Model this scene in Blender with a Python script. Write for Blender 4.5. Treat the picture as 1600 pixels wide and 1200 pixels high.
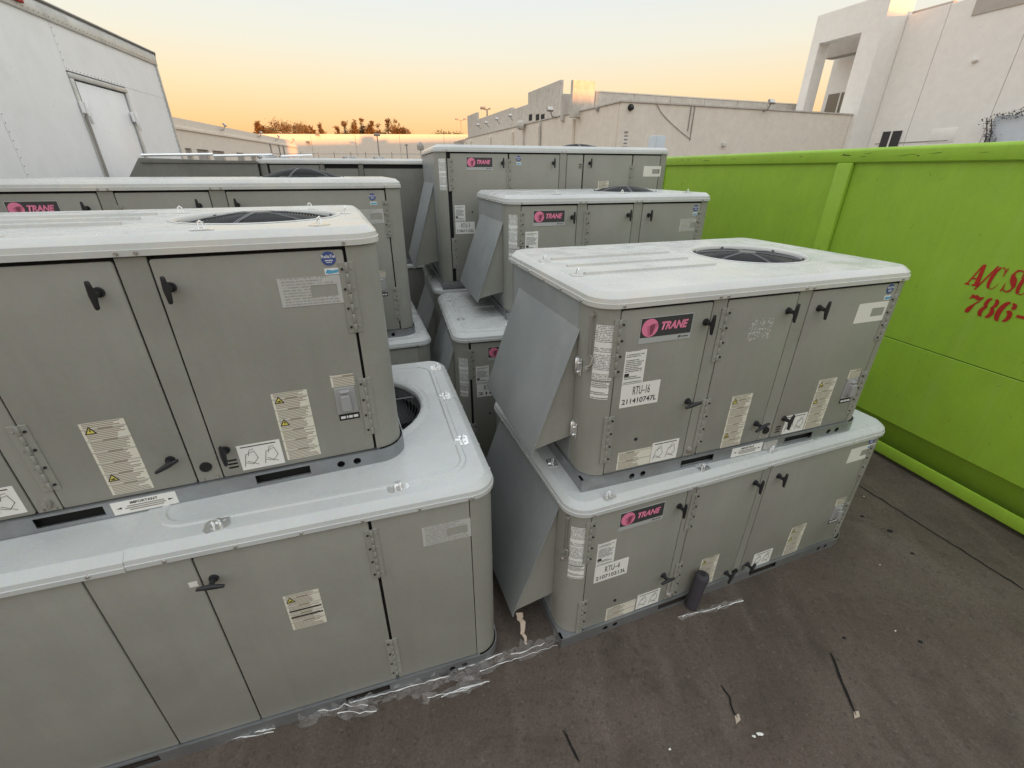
import bpy, bmesh, math, random
from math import sin, cos, pi, radians
from mathutils import Vector, Matrix
from mathutils.geometry import tessellate_polygon

random.seed(7)
for o in list(bpy.data.objects):
    bpy.data.objects.remove(o)
SC = bpy.context.scene
COL = SC.collection

# ------------------------------------------------------------------ camera
CAM_H, PITCH, ROLL, FPX = 2.236, 25.953, 0.134, 686.5
cam = bpy.data.cameras.new('camera')
cam.sensor_fit = 'HORIZONTAL'
cam.sensor_width = 36.0
cam.lens = 36.0 * FPX / 1600.0
cam.clip_start = 0.05
cam.clip_end = 3000
camo = bpy.data.objects.new('camera', cam)
COL.objects.link(camo)
_t, _r = radians(PITCH), radians(ROLL)
FW = Vector((0, cos(_t), -sin(_t)))
UP0 = Vector((0, sin(_t), cos(_t)))
RT0 = Vector((1, 0, 0))
RT = RT0 * cos(_r) + UP0 * sin(_r)
UP = UP0 * cos(_r) - RT0 * sin(_r)
CO = Vector((0, 0, CAM_H))
camo.matrix_world = Matrix(((RT.x, UP.x, -FW.x, 0), (RT.y, UP.y, -FW.y, 0), (RT.z, UP.z, -FW.z, CAM_H), (0, 0, 0, 1)))
SC.camera = camo

# ------------------------------------------------------------------ sky and sun
SUN_EL, SUN_DIR = 2.0, Vector((0.60, -0.80, 0))     # low sun behind the camera, on its right
world = bpy.data.worlds.new('World')
SC.world = world
world.use_nodes = True
wn = world.node_tree
wn.nodes.clear()
sky = wn.nodes.new('ShaderNodeTexSky')
sky.sky_type = 'NISHITA'
sky.sun_disc = False
sky.sun_elevation = radians(SUN_EL)
sky.sun_rotation = math.atan2(SUN_DIR.x, SUN_DIR.y)
sky.air_density = 1.0
sky.dust_density = 1.5
sky.ozone_density = 1.0
# the dusk haze: the same warm-to-pale gradient of elevation all the way round, laid over the physical sky
geo = wn.nodes.new('ShaderNodeTexCoord')
sep = wn.nodes.new('ShaderNodeSeparateXYZ')
wn.links.new(geo.outputs['Generated'], sep.inputs[0])
asn = wn.nodes.new('ShaderNodeMath')
asn.operation = 'ARCSINE'
wn.links.new(sep.outputs[2], asn.inputs[0])
nrm_ = wn.nodes.new('ShaderNodeMath')
nrm_.operation = 'DIVIDE'
wn.links.new(asn.outputs[0], nrm_.inputs[0])
nrm_.inputs[1].default_value = pi / 2
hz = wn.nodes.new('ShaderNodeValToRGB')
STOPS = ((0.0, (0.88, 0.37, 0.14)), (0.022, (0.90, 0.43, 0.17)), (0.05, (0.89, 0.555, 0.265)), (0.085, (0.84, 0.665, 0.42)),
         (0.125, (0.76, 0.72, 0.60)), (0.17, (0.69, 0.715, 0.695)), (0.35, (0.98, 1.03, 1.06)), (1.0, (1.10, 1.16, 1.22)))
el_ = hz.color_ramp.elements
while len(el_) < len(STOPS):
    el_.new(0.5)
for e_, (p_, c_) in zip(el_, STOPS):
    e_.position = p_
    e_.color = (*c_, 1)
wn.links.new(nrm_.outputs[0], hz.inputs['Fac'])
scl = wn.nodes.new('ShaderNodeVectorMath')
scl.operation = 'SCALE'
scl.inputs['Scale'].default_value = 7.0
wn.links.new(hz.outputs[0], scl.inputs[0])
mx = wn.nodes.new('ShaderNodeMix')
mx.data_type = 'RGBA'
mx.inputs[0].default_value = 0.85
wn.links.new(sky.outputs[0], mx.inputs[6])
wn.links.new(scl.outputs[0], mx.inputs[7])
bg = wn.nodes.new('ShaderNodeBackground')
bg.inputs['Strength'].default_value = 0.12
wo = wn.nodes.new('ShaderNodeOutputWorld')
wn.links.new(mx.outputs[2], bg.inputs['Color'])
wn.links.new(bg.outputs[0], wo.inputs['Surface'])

sl = bpy.data.lights.new('sun', 'SUN')
sl.energy = 4.8
sl.angle = radians(0.6)
sl.color = (1.0, 0.38, 0.09)
so = bpy.data.objects.new('sun', sl)
COL.objects.link(so)
sdir = Vector((SUN_DIR.x * cos(radians(SUN_EL)), SUN_DIR.y * cos(radians(SUN_EL)), sin(radians(SUN_EL))))
so.rotation_euler = sdir.to_track_quat('Z', 'Y').to_euler()
so.location = (20, -25, 30)

SC.view_settings.view_transform = 'Standard'
SC.view_settings.look = 'None'
SC.view_settings.gamma = 1.0
SC.view_settings.use_curve_mapping = False
SC.view_settings.exposure = 0.72

GZ = -0.05                                            # ground level


def ray(px, py):
    return FW + RT * ((px - 800) / FPX) + UP * ((600 - py) / FPX)


def hit(px, py, P, n):
    d = ray(px, py)
    P, n = Vector(P), Vector(n)
    return CO + d * ((P - CO).dot(n) / d.dot(n))


def at_y(px, py, Y):
    return hit(px, py, (0, Y, 0), (0, 1, 0))


def on_ground(px, py, z=GZ):
    return hit(px, py, (0, 0, z), (0, 0, 1))


# ------------------------------------------------------------------ materials
def _new(name):
    m = bpy.data.materials.new(name)
    m.use_nodes = True
    nt = m.node_tree
    return m, nt, nt.nodes['Principled BSDF']


def ramp(nt, fac, stops):
    r = nt.nodes.new('ShaderNodeValToRGB')
    el = r.color_ramp.elements
    while len(el) < len(stops):
        el.new(0.5)
    for e, (p, c) in zip(el, stops):
        e.position = p
        e.color = (*c, 1) if len(c) == 3 else c
    nt.links.new(fac, r.inputs['Fac'])
    return r


def noise(nt, vec, scale, detail=4, rough=0.55, dist=0.0):
    n = nt.nodes.new('ShaderNodeTexNoise')
    n.inputs['Scale'].default_value = scale
    n.inputs['Detail'].default_value = detail
    n.inputs['Roughness'].default_value = rough
    n.inputs['Distortion'].default_value = dist
    if vec is not None:
        nt.links.new(vec, n.inputs['Vector'])
    return n


def mixc(nt, fac, a, b, mode='MIX'):
    m = nt.nodes.new('ShaderNodeMix')
    m.data_type = 'RGBA'
    m.blend_type = mode
    for sock, v in ((m.inputs[0], fac), (m.inputs[6], a), (m.inputs[7], b)):
        if hasattr(v, 'is_output') or isinstance(v, bpy.types.NodeSocket):
            nt.links.new(v, sock)
        elif isinstance(v, (int, float)):
            sock.default_value = v
        else:
            sock.default_value = (*v, 1)
    return m.outputs[2]


def bump(nt, b, h, strength, dist=0.01):
    n = nt.nodes.new('ShaderNodeBump')
    n.inputs['Strength'].default_value = strength
    n.inputs['Distance'].default_value = dist
    nt.links.new(h, n.inputs['Height'])
    nt.links.new(n.outputs[0], b.inputs['Normal'])


def pos(nt, stretch=None):
    g = nt.nodes.new('ShaderNodeNewGeometry')
    if stretch is None:
        return g.outputs['Position']
    mp = nt.nodes.new('ShaderNodeMapping')
    mp.inputs['Scale'].default_value = stretch
    nt.links.new(g.outputs['Position'], mp.inputs['Vector'])
    return mp.outputs[0]


def objc(nt):
    return nt.nodes.new('ShaderNodeTexCoord').outputs['Object']


def paint(name, col, rough=0.45, metal=0.0, var=0.12, dirt=None, dirt_amt=0.25, bmp=0.04, streak=0.0, spec=0.4, rust=False):
    m, nt, b = _new(name)
    p = pos(nt)
    n1 = noise(nt, p, 2.3, 5)
    lo = tuple(c * (1 - var) for c in col)
    hi = tuple(min(1, c * (1 + var)) for c in col)
    c = ramp(nt, n1.outputs['Fac'], [(0.3, lo), (0.7, hi)]).outputs[0]
    n2 = noise(nt, p, 60, 3)
    c = mixc(nt, 0.10, c, n2.outputs['Color'], 'OVERLAY')
    if dirt:
        n3 = noise(nt, p, 4.5, 8, 0.7)
        f = ramp(nt, n3.outputs['Fac'], [(0.48, (0, 0, 0)), (0.75, (dirt_amt,) * 3)]).outputs[0]
        c = mixc(nt, f, c, dirt)
    if streak:
        n4 = noise(nt, pos(nt, (22, 22, 1.2)), 1.0, 4)
        f = ramp(nt, n4.outputs['Fac'], [(0.45, (0, 0, 0)), (0.8, (streak,) * 3)]).outputs[0]
        c = mixc(nt, f, c, tuple(x * 0.45 for x in col))
    if rust:
        n5 = noise(nt, p, 7.5, 10, 0.8)
        f = ramp(nt, n5.outputs['Fac'], [(0.655, (0, 0, 0)), (0.675, (0.8,) * 3)]).outputs[0]
        c = mixc(nt, f, c, (0.10, 0.065, 0.03))
        n6 = noise(nt, pos(nt, (9, 9, 0.8)), 1.0, 8, 0.7)
        f = ramp(nt, n6.outputs['Fac'], [(0.56, (0, 0, 0)), (0.74, (0.4,) * 3)]).outputs[0]
        c = mixc(nt, f, c, (0.36, 0.53, 0.11))
    nt.links.new(c, b.inputs['Base Color'])
    rr = ramp(nt, noise(nt, p, 9, 4).outputs['Fac'], [(0.3, (rough - 0.08,) * 3), (0.7, (min(1, rough + 0.1),) * 3)])
    nt.links.new(rr.outputs[0], b.inputs['Roughness'])
    b.inputs['Metallic'].default_value = metal
    b.inputs['Specular IOR Level'].default_value = spec
    if bmp:
        fine = noise(nt, p, 140, 2)
        wav = noise(nt, p, 2.6, 2)
        n_ = nt.nodes.new('ShaderNodeBump')
        n_.inputs['Strength'].default_value = 0.25
        n_.inputs['Distance'].default_value = 0.02
        nt.links.new(wav.outputs['Fac'], n_.inputs['Height'])
        m_ = nt.nodes.new('ShaderNodeBump')
        m_.inputs['Strength'].default_value = bmp
        m_.inputs['Distance'].default_value = 0.002
        nt.links.new(fine.outputs['Fac'], m_.inputs['Height'])
        nt.links.new(n_.outputs[0], m_.inputs['Normal'])
        nt.links.new(m_.outputs[0], b.inputs['Normal'])
    return m


def flat(name, col, rough=0.5, metal=0.0, spec=0.4):
    m, nt, b = _new(name)
    b.inputs['Base Color'].default_value = (*col, 1)
    b.inputs['Roughness'].default_value = rough
    b.inputs['Metallic'].default_value = metal
    b.inputs['Specular IOR Level'].default_value = spec
    return m


def printed(name, paper, ink, line=0.0075, width=0.12, word=70.0, amount=0.7, blocks=None, sparse=0.0, rough=0.5):
    """paper with rows of small print (object X = along the row, object Z = up): ragged right edge, words, headings."""
    m, nt, b = _new(name)
    oc = objc(nt)
    sx = nt.nodes.new('ShaderNodeSeparateXYZ')
    nt.links.new(oc, sx.inputs[0])

    def mth(op, a, bb=None):
        n = nt.nodes.new('ShaderNodeMath')
        n.operation = op
        for i, v in enumerate((a, bb)):
            if v is None:
                continue
            if isinstance(v, (int, float)):
                n.inputs[i].default_value = v
            else:
                nt.links.new(v, n.inputs[i])
        return n.outputs[0]

    def rnd(v, k):
        w = nt.nodes.new('ShaderNodeTexWhiteNoise')
        w.noise_dimensions = '1D'
        nt.links.new(mth('ADD', v, k), w.inputs['W'])
        return w.outputs['Value']
    rows = mth('DIVIDE', sx.outputs[2], line)
    row_on = mth('GREATER_THAN', mth('FRACT', rows), 0.42)
    rid = mth('FLOOR', rows)
    cv = nt.nodes.new('ShaderNodeCombineXYZ')
    nt.links.new(mth('MULTIPLY', sx.outputs[0], word), cv.inputs[0])
    nt.links.new(mth('MULTIPLY', rid, 7.31), cv.inputs[2])
    wd = noise(nt, cv.outputs[0], 4.0, 1)
    w_on = mth('GREATER_THAN', wd.outputs['Fac'], 1 - amount)
    end = mth('MULTIPLY', mth('ADD', mth('MULTIPLY', rnd(rid, 0.5), 0.30), 0.66), width)
    f = mth('MULTIPLY', row_on, w_on)
    f = mth('MULTIPLY', f, mth('LESS_THAN', sx.outputs[0], end))
    f = mth('MULTIPLY', f, mth('GREATER_THAN', sx.outputs[0], width * 0.06))
    if sparse:
        f = mth('MULTIPLY', f, mth('GREATER_THAN', rnd(rid, 3.7), sparse))
    f = mth('MULTIPLY', f, 0.8)
    pc = mixc(nt, 0.22, paper, noise(nt, pos(nt), 25, 5).outputs['Color'], 'SOFT_LIGHT')
    c = mixc(nt, f, pc, ink)
    if blocks:
        bz = mth('FRACT', mth('DIVIDE', sx.outputs[2], blocks))
        hd = mth('GREATER_THAN', bz, 0.86)
        c = mixc(nt, hd, c, tuple(x * 0.72 for x in paper))
        mid = mth('MULTIPLY', mth('GREATER_THAN', sx.outputs[0], width * 0.36), mth('LESS_THAN', sx.outputs[0], width * 0.70))
        c = mixc(nt, mth('MULTIPLY', mth('MULTIPLY', hd, mid), 0.7), c, ink)
    nt.links.new(c, b.inputs['Base Color'])
    b.inputs['Roughness'].default_value = rough
    return m


M = {}
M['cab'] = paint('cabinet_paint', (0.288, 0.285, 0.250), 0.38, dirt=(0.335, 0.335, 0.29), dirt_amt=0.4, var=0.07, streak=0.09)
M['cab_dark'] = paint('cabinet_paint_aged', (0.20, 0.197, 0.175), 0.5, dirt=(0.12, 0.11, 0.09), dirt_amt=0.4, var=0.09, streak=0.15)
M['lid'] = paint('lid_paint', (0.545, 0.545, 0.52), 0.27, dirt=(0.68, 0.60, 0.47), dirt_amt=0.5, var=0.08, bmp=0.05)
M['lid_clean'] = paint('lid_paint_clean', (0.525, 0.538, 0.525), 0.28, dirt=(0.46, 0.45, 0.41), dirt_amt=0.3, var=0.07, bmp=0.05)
M['hood'] = paint('hood_paint', (0.285, 0.302, 0.302), 0.38, dirt=(0.46, 0.46, 0.44), dirt_amt=0.35, var=0.07, streak=0.06)
M['galv'] = paint('galvanised_steel', (0.36, 0.375, 0.39), 0.42, metal=0.75, var=0.22, dirt=(0.22, 0.2, 0.18), dirt_amt=0.5)
M['zinc'] = paint('bright_zinc', (0.86, 0.86, 0.85), 0.25, metal=0.8, var=0.12)
M['screw'] = flat('screw_metal', (0.42, 0.40, 0.36), 0.4, 0.7)
M['black'] = paint('black_plastic', (0.018, 0.018, 0.02), 0.42, var=0.2, dirt=(0.06, 0.06, 0.06), dirt_amt=0.4)
M['gasket'] = flat('black_gasket', (0.012, 0.012, 0.012), 0.8)
M['wire'] = flat('black_coated_wire', (0.022, 0.022, 0.024), 0.32)
M['strut'] = flat('grey_guard_strut', (0.11, 0.11, 0.115), 0.35, 0.3)
M['blade'] = flat('fan_blade_metal', (0.018, 0.018, 0.02), 0.45, 0.1)
M['plate'] = flat('plate_charcoal', (0.05, 0.05, 0.052), 0.45)
M['pink'] = flat('faded_pink_ink', (0.78, 0.22, 0.36), 0.5)
M['pink2'] = flat('deep_pink_ink', (0.25, 0.06, 0.10), 0.5)
M['platestrip'] = flat('plate_silver_strip', (0.42, 0.43, 0.42), 0.45)
M['paper'] = printed('paper_print', (0.78, 0.775, 0.74), (0.10, 0.10, 0.10), 0.0085, 0.10, 80, 0.62, sparse=0.35)
M['paper_dense'] = printed('paper_dense_print', (0.76, 0.76, 0.73), (0.14, 0.14, 0.14), 0.0072, 0.14, 70, 0.55, sparse=0.25)
M['paper_plain'] = paint('plain_label_paper', (0.80, 0.79, 0.75), 0.5, var=0.05, bmp=0)
M['warn'] = printed('warning_print', (0.72, 0.69, 0.585), (0.20, 0.16, 0.11), 0.0066, 0.125, 110, 0.82, blocks=0.0462)
M['foil'] = printed('worn_foil', (0.50, 0.50, 0.48), (0.30, 0.29, 0.26), 0.010, 0.20, 60, 0.55, rough=0.35)
M['foil_white'] = paint('pale_foil', (0.76, 0.745, 0.69), 0.45, var=0.06, bmp=0)
M['ink'] = flat('black_ink', (0.03, 0.03, 0.03), 0.6)
M['yellow'] = flat('warning_yellow', (0.70, 0.60, 0.12), 0.5)
M['blue'] = flat('sticker_blue', (0.06, 0.09, 0.27), 0.4)
M['cyan'] = flat('sticker_cyan', (0.10, 0.36, 0.55), 0.4)
M['white_ink'] = flat('white_ink', (0.75, 0.75, 0.74), 0.5)
M['outlet'] = flat('outlet_grey_plastic', (0.34, 0.34, 0.335), 0.45)
M['residue'] = None
M['green'] = paint('dumpster_green_paint', (0.305, 0.51, 0.042), 0.5, var=0.06, dirt=(0.23, 0.37, 0.045), dirt_amt=0.4, rust=True, bmp=0.10, streak=0.12)
M['red'] = paint('red_stencil_paint', (0.42, 0.022, 0.015), 0.55, var=0.15, bmp=0)
M['scratch'] = flat('scratch_dark', (0.03, 0.04, 0.012), 0.7)
M['truck'] = paint('truck_white_paint', (0.91, 0.915, 0.925), 0.35, var=0.02, dirt=(0.72, 0.72, 0.70), dirt_amt=0.3, streak=0.05)
M['alu'] = paint('aluminium_trim', (0.62, 0.62, 0.60), 0.4, metal=0.4, var=0.1, dirt=(0.35, 0.34, 0.32), dirt_amt=0.5)
M['concrete'] = paint('cream_painted_concrete', (0.80, 0.74, 0.655), 0.85, var=0.05, dirt=(0.66, 0.59, 0.50), dirt_amt=0.4, streak=0.10, bmp=0.1, spec=0.2)
M['concrete_grey'] = paint('grey_weathered_concrete', (0.60, 0.565, 0.515), 0.9, var=0.10, dirt=(0.34, 0.31, 0.27), dirt_amt=0.6, streak=0.2, bmp=0.1, spec=0.2)
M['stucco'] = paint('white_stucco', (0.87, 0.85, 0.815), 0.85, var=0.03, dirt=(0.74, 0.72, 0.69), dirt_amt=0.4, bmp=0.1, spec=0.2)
M['stucco_shade'] = paint('taupe_shade_stucco', (0.48, 0.44, 0.40), 0.85, var=0.05, spec=0.2)  # taupe of the recess frame; on the upper panel it paints shade
M['glass'] = flat('dark_window_glass', (0.05, 0.05, 0.055), 0.12)
M['glass_pale'] = flat('glass_painted_reflection', (0.22, 0.20, 0.17), 0.15)  # paler than the dark glass: a grey reflection put into the colour
M['door_grey'] = paint('dock_door_grey', (0.36, 0.36, 0.35), 0.5, var=0.1)
M['dark'] = flat('dark_opening', (0.03, 0.028, 0.026), 0.9)
M['pole'] = paint('grey_pole_paint', (0.33, 0.31, 0.29), 0.5, metal=0.3)
M['lamp_glass'] = flat('unlit_lamp_glass', (0.65, 0.64, 0.60), 0.25)
M['pipe'] = paint('foam_pipe_insulation', (0.055, 0.05, 0.06), 0.75, var=0.2, bmp=0.5)
M['trunk'] = paint('tree_bark', (0.12, 0.08, 0.055), 0.9, var=0.2, spec=0.1)
M['leaf'] = paint('sunset_foliage', (0.17, 0.105, 0.045), 0.8, var=0.3, spec=0.1, bmp=0)
M['leaf_green'] = paint('green_foliage', (0.075, 0.085, 0.035), 0.8, var=0.3, spec=0.1, bmp=0)
M['vine'] = paint('dry_vine', (0.10, 0.095, 0.10), 0.8, var=0.3, spec=0.1, bmp=0)
M['sheet'] = paint('pale_blue_sheet', (0.60, 0.66, 0.72), 0.5, var=0.05)
M['tan'] = paint('tan_tape', (0.50, 0.40, 0.31), 0.35, var=0.2)
M['crack'] = flat('crack_dark', (0.010, 0.009, 0.008), 0.95)


def film_mat():
    m, nt, b = _new('clear_stretch_film')
    b.inputs['Base Color'].default_value = (0.80, 0.79, 0.77, 1)
    b.inputs['Roughness'].default_value = 0.08
    b.inputs['Coat Weight'].default_value = 1.0
    b.inputs['Coat Roughness'].default_value = 0.04
    b.inputs['Alpha'].default_value = 0.13
    b.inputs['Specular IOR Level'].default_value = 0.9
    bump(nt, b, noise(nt, pos(nt), 40, 5).outputs['Fac'], 0.6, 0.01)
    return m


M['film'] = film_mat()
M['fold_glint'] = flat('film_fold_glint', (0.85, 0.84, 0.82), 0.12, 0.0, 0.9)  # opaque white tubes: glints along the film folds put into the colour


def asphalt():
    m, nt, b = _new('brown_asphalt')
    p = pos(nt)
    c = ramp(nt, noise(nt, p, 0.8, 9, 0.65, 0.5).outputs['Fac'],
             [(0.30, (0.070, 0.052, 0.042)), (0.5, (0.107, 0.082, 0.066)), (0.72, (0.138, 0.109, 0.090))]).outputs[0]
    stain = ramp(nt, noise(nt, p, 2.2, 9, 0.75, 1.2).outputs['Fac'], [(0.53, (0, 0, 0)), (0.68, (0.85,) * 3)]).outputs[0]
    c = mixc(nt, stain, c, (0.064, 0.049, 0.040))
    tr = ramp(nt, noise(nt, pos(nt, (3.8, 0.9, 1)), 1.4, 8, 0.65).outputs['Fac'], [(0.5, (0, 0, 0)), (0.74, (0.6,) * 3)]).outputs[0]
    c = mixc(nt, tr, c, (0.165, 0.134, 0.112))
    scuff = ramp(nt, noise(nt, p, 11, 9, 0.78, 0.6).outputs['Fac'], [(0.58, (0, 0, 0)), (0.70, (0.6,) * 3)]).outputs[0]
    c = mixc(nt, scuff, c, (0.065, 0.052, 0.045))
    grain = noise(nt, p, 130, 6, 0.8)
    gr = ramp(nt, grain.outputs['Fac'], [(0.36, (0.22,) * 3), (0.64, (0.80,) * 3)]).outputs[0]
    c = mixc(nt, 0.5, c, gr, 'OVERLAY')
    peb = nt.nodes.new('ShaderNodeTexVoronoi')
    peb.inputs['Scale'].default_value = 75
    nt.links.new(p, peb.inputs['Vector'])
    pf = ramp(nt, peb.outputs['Color'], [(0.86, (0, 0, 0)), (0.92, (0.3,) * 3)]).outputs[0]
    c = mixc(nt, pf, c, (0.19, 0.165, 0.145))
    pf = ramp(nt, peb.outputs['Color'], [(0.12, (0.45,) * 3), (0.2, (0, 0, 0))]).outputs[0]
    c = mixc(nt, pf, c, (0.05, 0.040, 0.034))
    speck = ramp(nt, noise(nt, p, 90, 2, 0.5).outputs['Fac'], [(0.70, (0, 0, 0)), (0.74, (0.6,) * 3)]).outputs[0]
    c = mixc(nt, speck, c, (0.19, 0.165, 0.14))
    nt.links.new(c, b.inputs['Base Color'])
    r = ramp(nt, noise(nt, p, 3, 6).outputs['Fac'], [(0.35, (0.55,) * 3), (0.7, (0.9,) * 3)])
    nt.links.new(r.outputs[0], b.inputs['Roughness'])
    b.inputs['Specular IOR Level'].default_value = 0.3
    hh = mixc(nt, 0.5, grain.outputs['Fac'], noise(nt, p, 14, 8, 0.7).outputs['Fac'])
    bump(nt, b, hh, 0.9, 0.008)
    return m


M['asphalt'] = asphalt()


def residue_mat():
    m, nt, b = _new('torn_sticker_residue')
    n = noise(nt, objc(nt), 70, 6, 0.7)
    f = ramp(nt, n.outputs['Fac'], [(0.45, (0, 0, 0)), (0.6, (1, 1, 1))])
    b.inputs['Base Color'].default_value = (0.55, 0.54, 0.50, 1)
    nt.links.new(f.outputs[0], b.inputs['Alpha'])
    b.inputs['Roughness'].default_value = 0.6
    return m


M['residue'] = residue_mat()


# ------------------------------------------------------------------ mesh helpers
class MB:
    def __init__(s):
        s.v, s.f = [], []

    def add(s, vs, fs):
        k = len(s.v)
        s.v += [tuple(v) for v in vs]
        s.f += [tuple(i + k for i in f) for f in fs]
        return s

    def box(s, x0, y0, z0, x1, y1, z1, m=None):
        vs = [Vector((x, y, z)) for z in (z0, z1) for y in (y0, y1) for x in (x0, x1)]
        if m is not None:
            vs = [m @ v for v in vs]
        return s.add(vs, [(0, 2, 3, 1), (4, 5, 7, 6), (0, 1, 5, 4), (2, 6, 7, 3), (0, 4, 6, 2), (1, 3, 7, 5)])

    def tube(s, pts, r, n=8, closed=False, caps=True):
        pts = [Vector(p) for p in pts]
        N = len(pts)
        rs = r if isinstance(r, (list, tuple)) else [r] * N
        vs, fs = [], []
        prev = None
        for i, p in enumerate(pts):
            a = pts[i - 1] if (i or closed) else p
            b = pts[(i + 1) % N] if (i < N - 1 or closed) else p
            d = (b - a).normalized()
            if prev is None:
                q = Vector((0, 0, 1)) if abs(d.z) < 0.9 else Vector((1, 0, 0))
                x = d.cross(q).normalized()
            else:
                x = (prev - d * prev.dot(d)).normalized()
            prev = x
            y = d.cross(x)
            for k in range(n):
                w = 2 * pi * k / n
                vs.append(p + (x * cos(w) + y * sin(w)) * rs[i])
        for i in range(N if closed else N - 1):
            j = (i + 1) % N
            for k in range(n):
                l = (k + 1) % n
                fs.append((i * n + k, i * n + l, j * n + l, j * n + k))
        if caps and not closed:
            fs.append(tuple(range(n - 1, -1, -1)))
            fs.append(tuple((N - 1) * n + k for k in range(n)))
        return s.add(vs, fs)

    def cyl(s, p0, p1, r0, r1=None, n=16):
        return s.tube([p0, p1], [r0, r0 if r1 is None else r1], n)

    def prism(s, poly, w0, w1, fn):
        """closed polygon (a,b) swept from w0 to w1; fn(a,b,w) -> xyz"""
        n = len(poly)
        vs = [fn(a, b, w0) for a, b in poly] + [fn(a, b, w1) for a, b in poly]
        fs = [tuple(range(n - 1, -1, -1)), tuple(range(n, 2 * n))]
        fs += [(i, (i + 1) % n, n + (i + 1) % n, n + i) for i in range(n)]
        return s.add(vs, fs)

    def holed(s, outer, holes, w0, w1, fn):
        loops = [outer] + list(holes)
        flatv = [p for l in loops for p in l]
        tris = tessellate_polygon([[Vector((a, b, 0)) for a, b in l] for l in loops])
        n = len(flatv)
        vs = [fn(a, b, w0) for a, b in flatv] + [fn(a, b, w1) for a, b in flatv]
        fs = [tuple(t) for t in tris] + [tuple(i + n for i in reversed(t)) for t in tris]
        k = 0
        for l in loops:
            m = len(l)
            fs += [(k + i, k + (i + 1) % m, n + k + (i + 1) % m, n + k + i) for i in range(m)]
            k += m
        return s.add(vs, fs)

    def loft(s, loops, cap0=False, cap1=False):
        n = len(loops[0])
        vs = [p for l in loops for p in l]
        fs = []
        for i in range(len(loops) - 1):
            for k in range(n):
                l = (k + 1) % n
                fs.append((i * n + k, i * n + l, (i + 1) * n + l, (i + 1) * n + k))
        if cap0:
            fs.append(tuple(range(n - 1, -1, -1)))
        if cap1:
            fs.append(tuple((len(loops) - 1) * n + k for k in range(n)))
        return s.add(vs, fs)

    def mesh(s, name, bev=0.0, seg=2, smooth=35, fix=True):
        bm = bmesh.new()
        vv = [bm.verts.new(p) for p in s.v]
        for f in s.f:
            try:
                bm.faces.new([vv[i] for i in f])
            except ValueError:
                pass
        if fix:
            bmesh.ops.recalc_face_normals(bm, faces=bm.faces[:])
        if bev:
            ed = [e for e in bm.edges if len(e.link_faces) == 2 and e.calc_face_angle(0) > radians(28)]
            bmesh.ops.bevel(bm, geom=ed, offset=bev, segments=seg, profile=0.5, affect='EDGES', clamp_overlap=True)
        me = bpy.data.meshes.new(name)
        bm.to_mesh(me)
        bm.free()
        if smooth:
            me.shade_smooth()
            me.set_sharp_from_angle(angle=radians(smooth))
        return me


CACHE = {}


def cached(key, fn):
    if key not in CACHE:
        CACHE[key] = fn()
    return CACHE[key]


def part(name, mesh, mat, parent=None, loc=(0, 0, 0), rot=(0, 0, 0), bev=0.0, seg=2, smooth=35):
    if isinstance(mesh, MB):
        mesh = mesh.mesh(name, bev, seg, smooth)
    mt = M[mat] if isinstance(mat, str) else mat
    if not mesh.materials:
        mesh.materials.append(mt)
    o = bpy.data.objects.new(name, mesh)
    COL.objects.link(o)
    if mesh.materials[0] is not mt:
        o.material_slots[0].link = 'OBJECT'
        o.material_slots[0].material = mt
    o.parent = parent
    o.location = loc
    o.rotation_euler = rot
    return o


def tag(o, label, cat, group=None):
    o['label'] = label
    o['category'] = cat
    if group:
        o['group'] = group
    return o


def thing(name, label, cat, loc=(0, 0, 0), rz=0.0, group=None):
    o = bpy.data.objects.new(name, None)
    o.empty_display_size = 0.2
    COL.objects.link(o)
    o.location = loc
    o.rotation_euler = (0, 0, rz)
    return tag(o, label, cat, group)


def struct(name, mb, mat, **kw):
    o = part(name, mb, mat, **kw)
    o['kind'] = 'structure'
    return o


def circle(cx, cy, r, n=24, a0=0.0):
    return [(cx + r * cos(a0 + 2 * pi * k / n), cy + r * sin(a0 + 2 * pi * k / n)) for k in range(n)]


def rect(a0, b0, a1, b1):
    return [(a0, b0), (a1, b0), (a1, b1), (a0, b1)]


def rrect(x0, y0, x1, y1, rad, n=8):
    """rounded rectangle, rad = one radius or (ll, lr, ur, ul)"""
    if not isinstance(rad, (tuple, list)):
        rad = (rad,) * 4
    out = []
    for (cx, cy, sx, sy, a), r in zip(((x0, y0, 1, 1, pi), (x1, y0, -1, 1, 1.5 * pi), (x1, y1, -1, -1, 0), (x0, y1, 1, -1, 0.5 * pi)), rad):
        r = max(r, 0.0005)
        for k in range(n + 1):
            w = a + 0.5 * pi * k / n
            out.append((cx + sx * r + r * cos(w), cy + sy * r + r * sin(w)))
    return out


def text_mesh(body, w, h, shear=0.0, bold=0.0, spacing=1.0):
    """flat lettering filling the box w x h, in the X-Z plane facing -Y"""
    key = ('txt', body, round(w, 4), round(h, 4), shear, bold)

    def mk():
        cu = bpy.data.curves.new('lettering', 'FONT')
        cu.body = body
        cu.size = 1.0
        cu.shear = shear
        cu.offset = bold
        cu.space_character = spacing
        cu.resolution_u = 4
        ob = bpy.data.objects.new('lettering', cu)
        COL.objects.link(ob)
        bpy.context.view_layer.update()
        me = bpy.data.meshes.new_from_object(ob.evaluated_get(bpy.context.evaluated_depsgraph_get()))
        bpy.data.objects.remove(ob)
        me.materials.clear()
        xs = [v.co.x for v in me.vertices]
        ys = [v.co.y for v in me.vertices]
        ax, bx, ay, by = min(xs), max(xs), min(ys), max(ys)
        for v in me.vertices:
            v.co = ((v.co.x - ax) / (bx - ax) * w, 0.0, (v.co.y - ay) / (by - ay) * h)
        return me
    return cached(key, mk)


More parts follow.
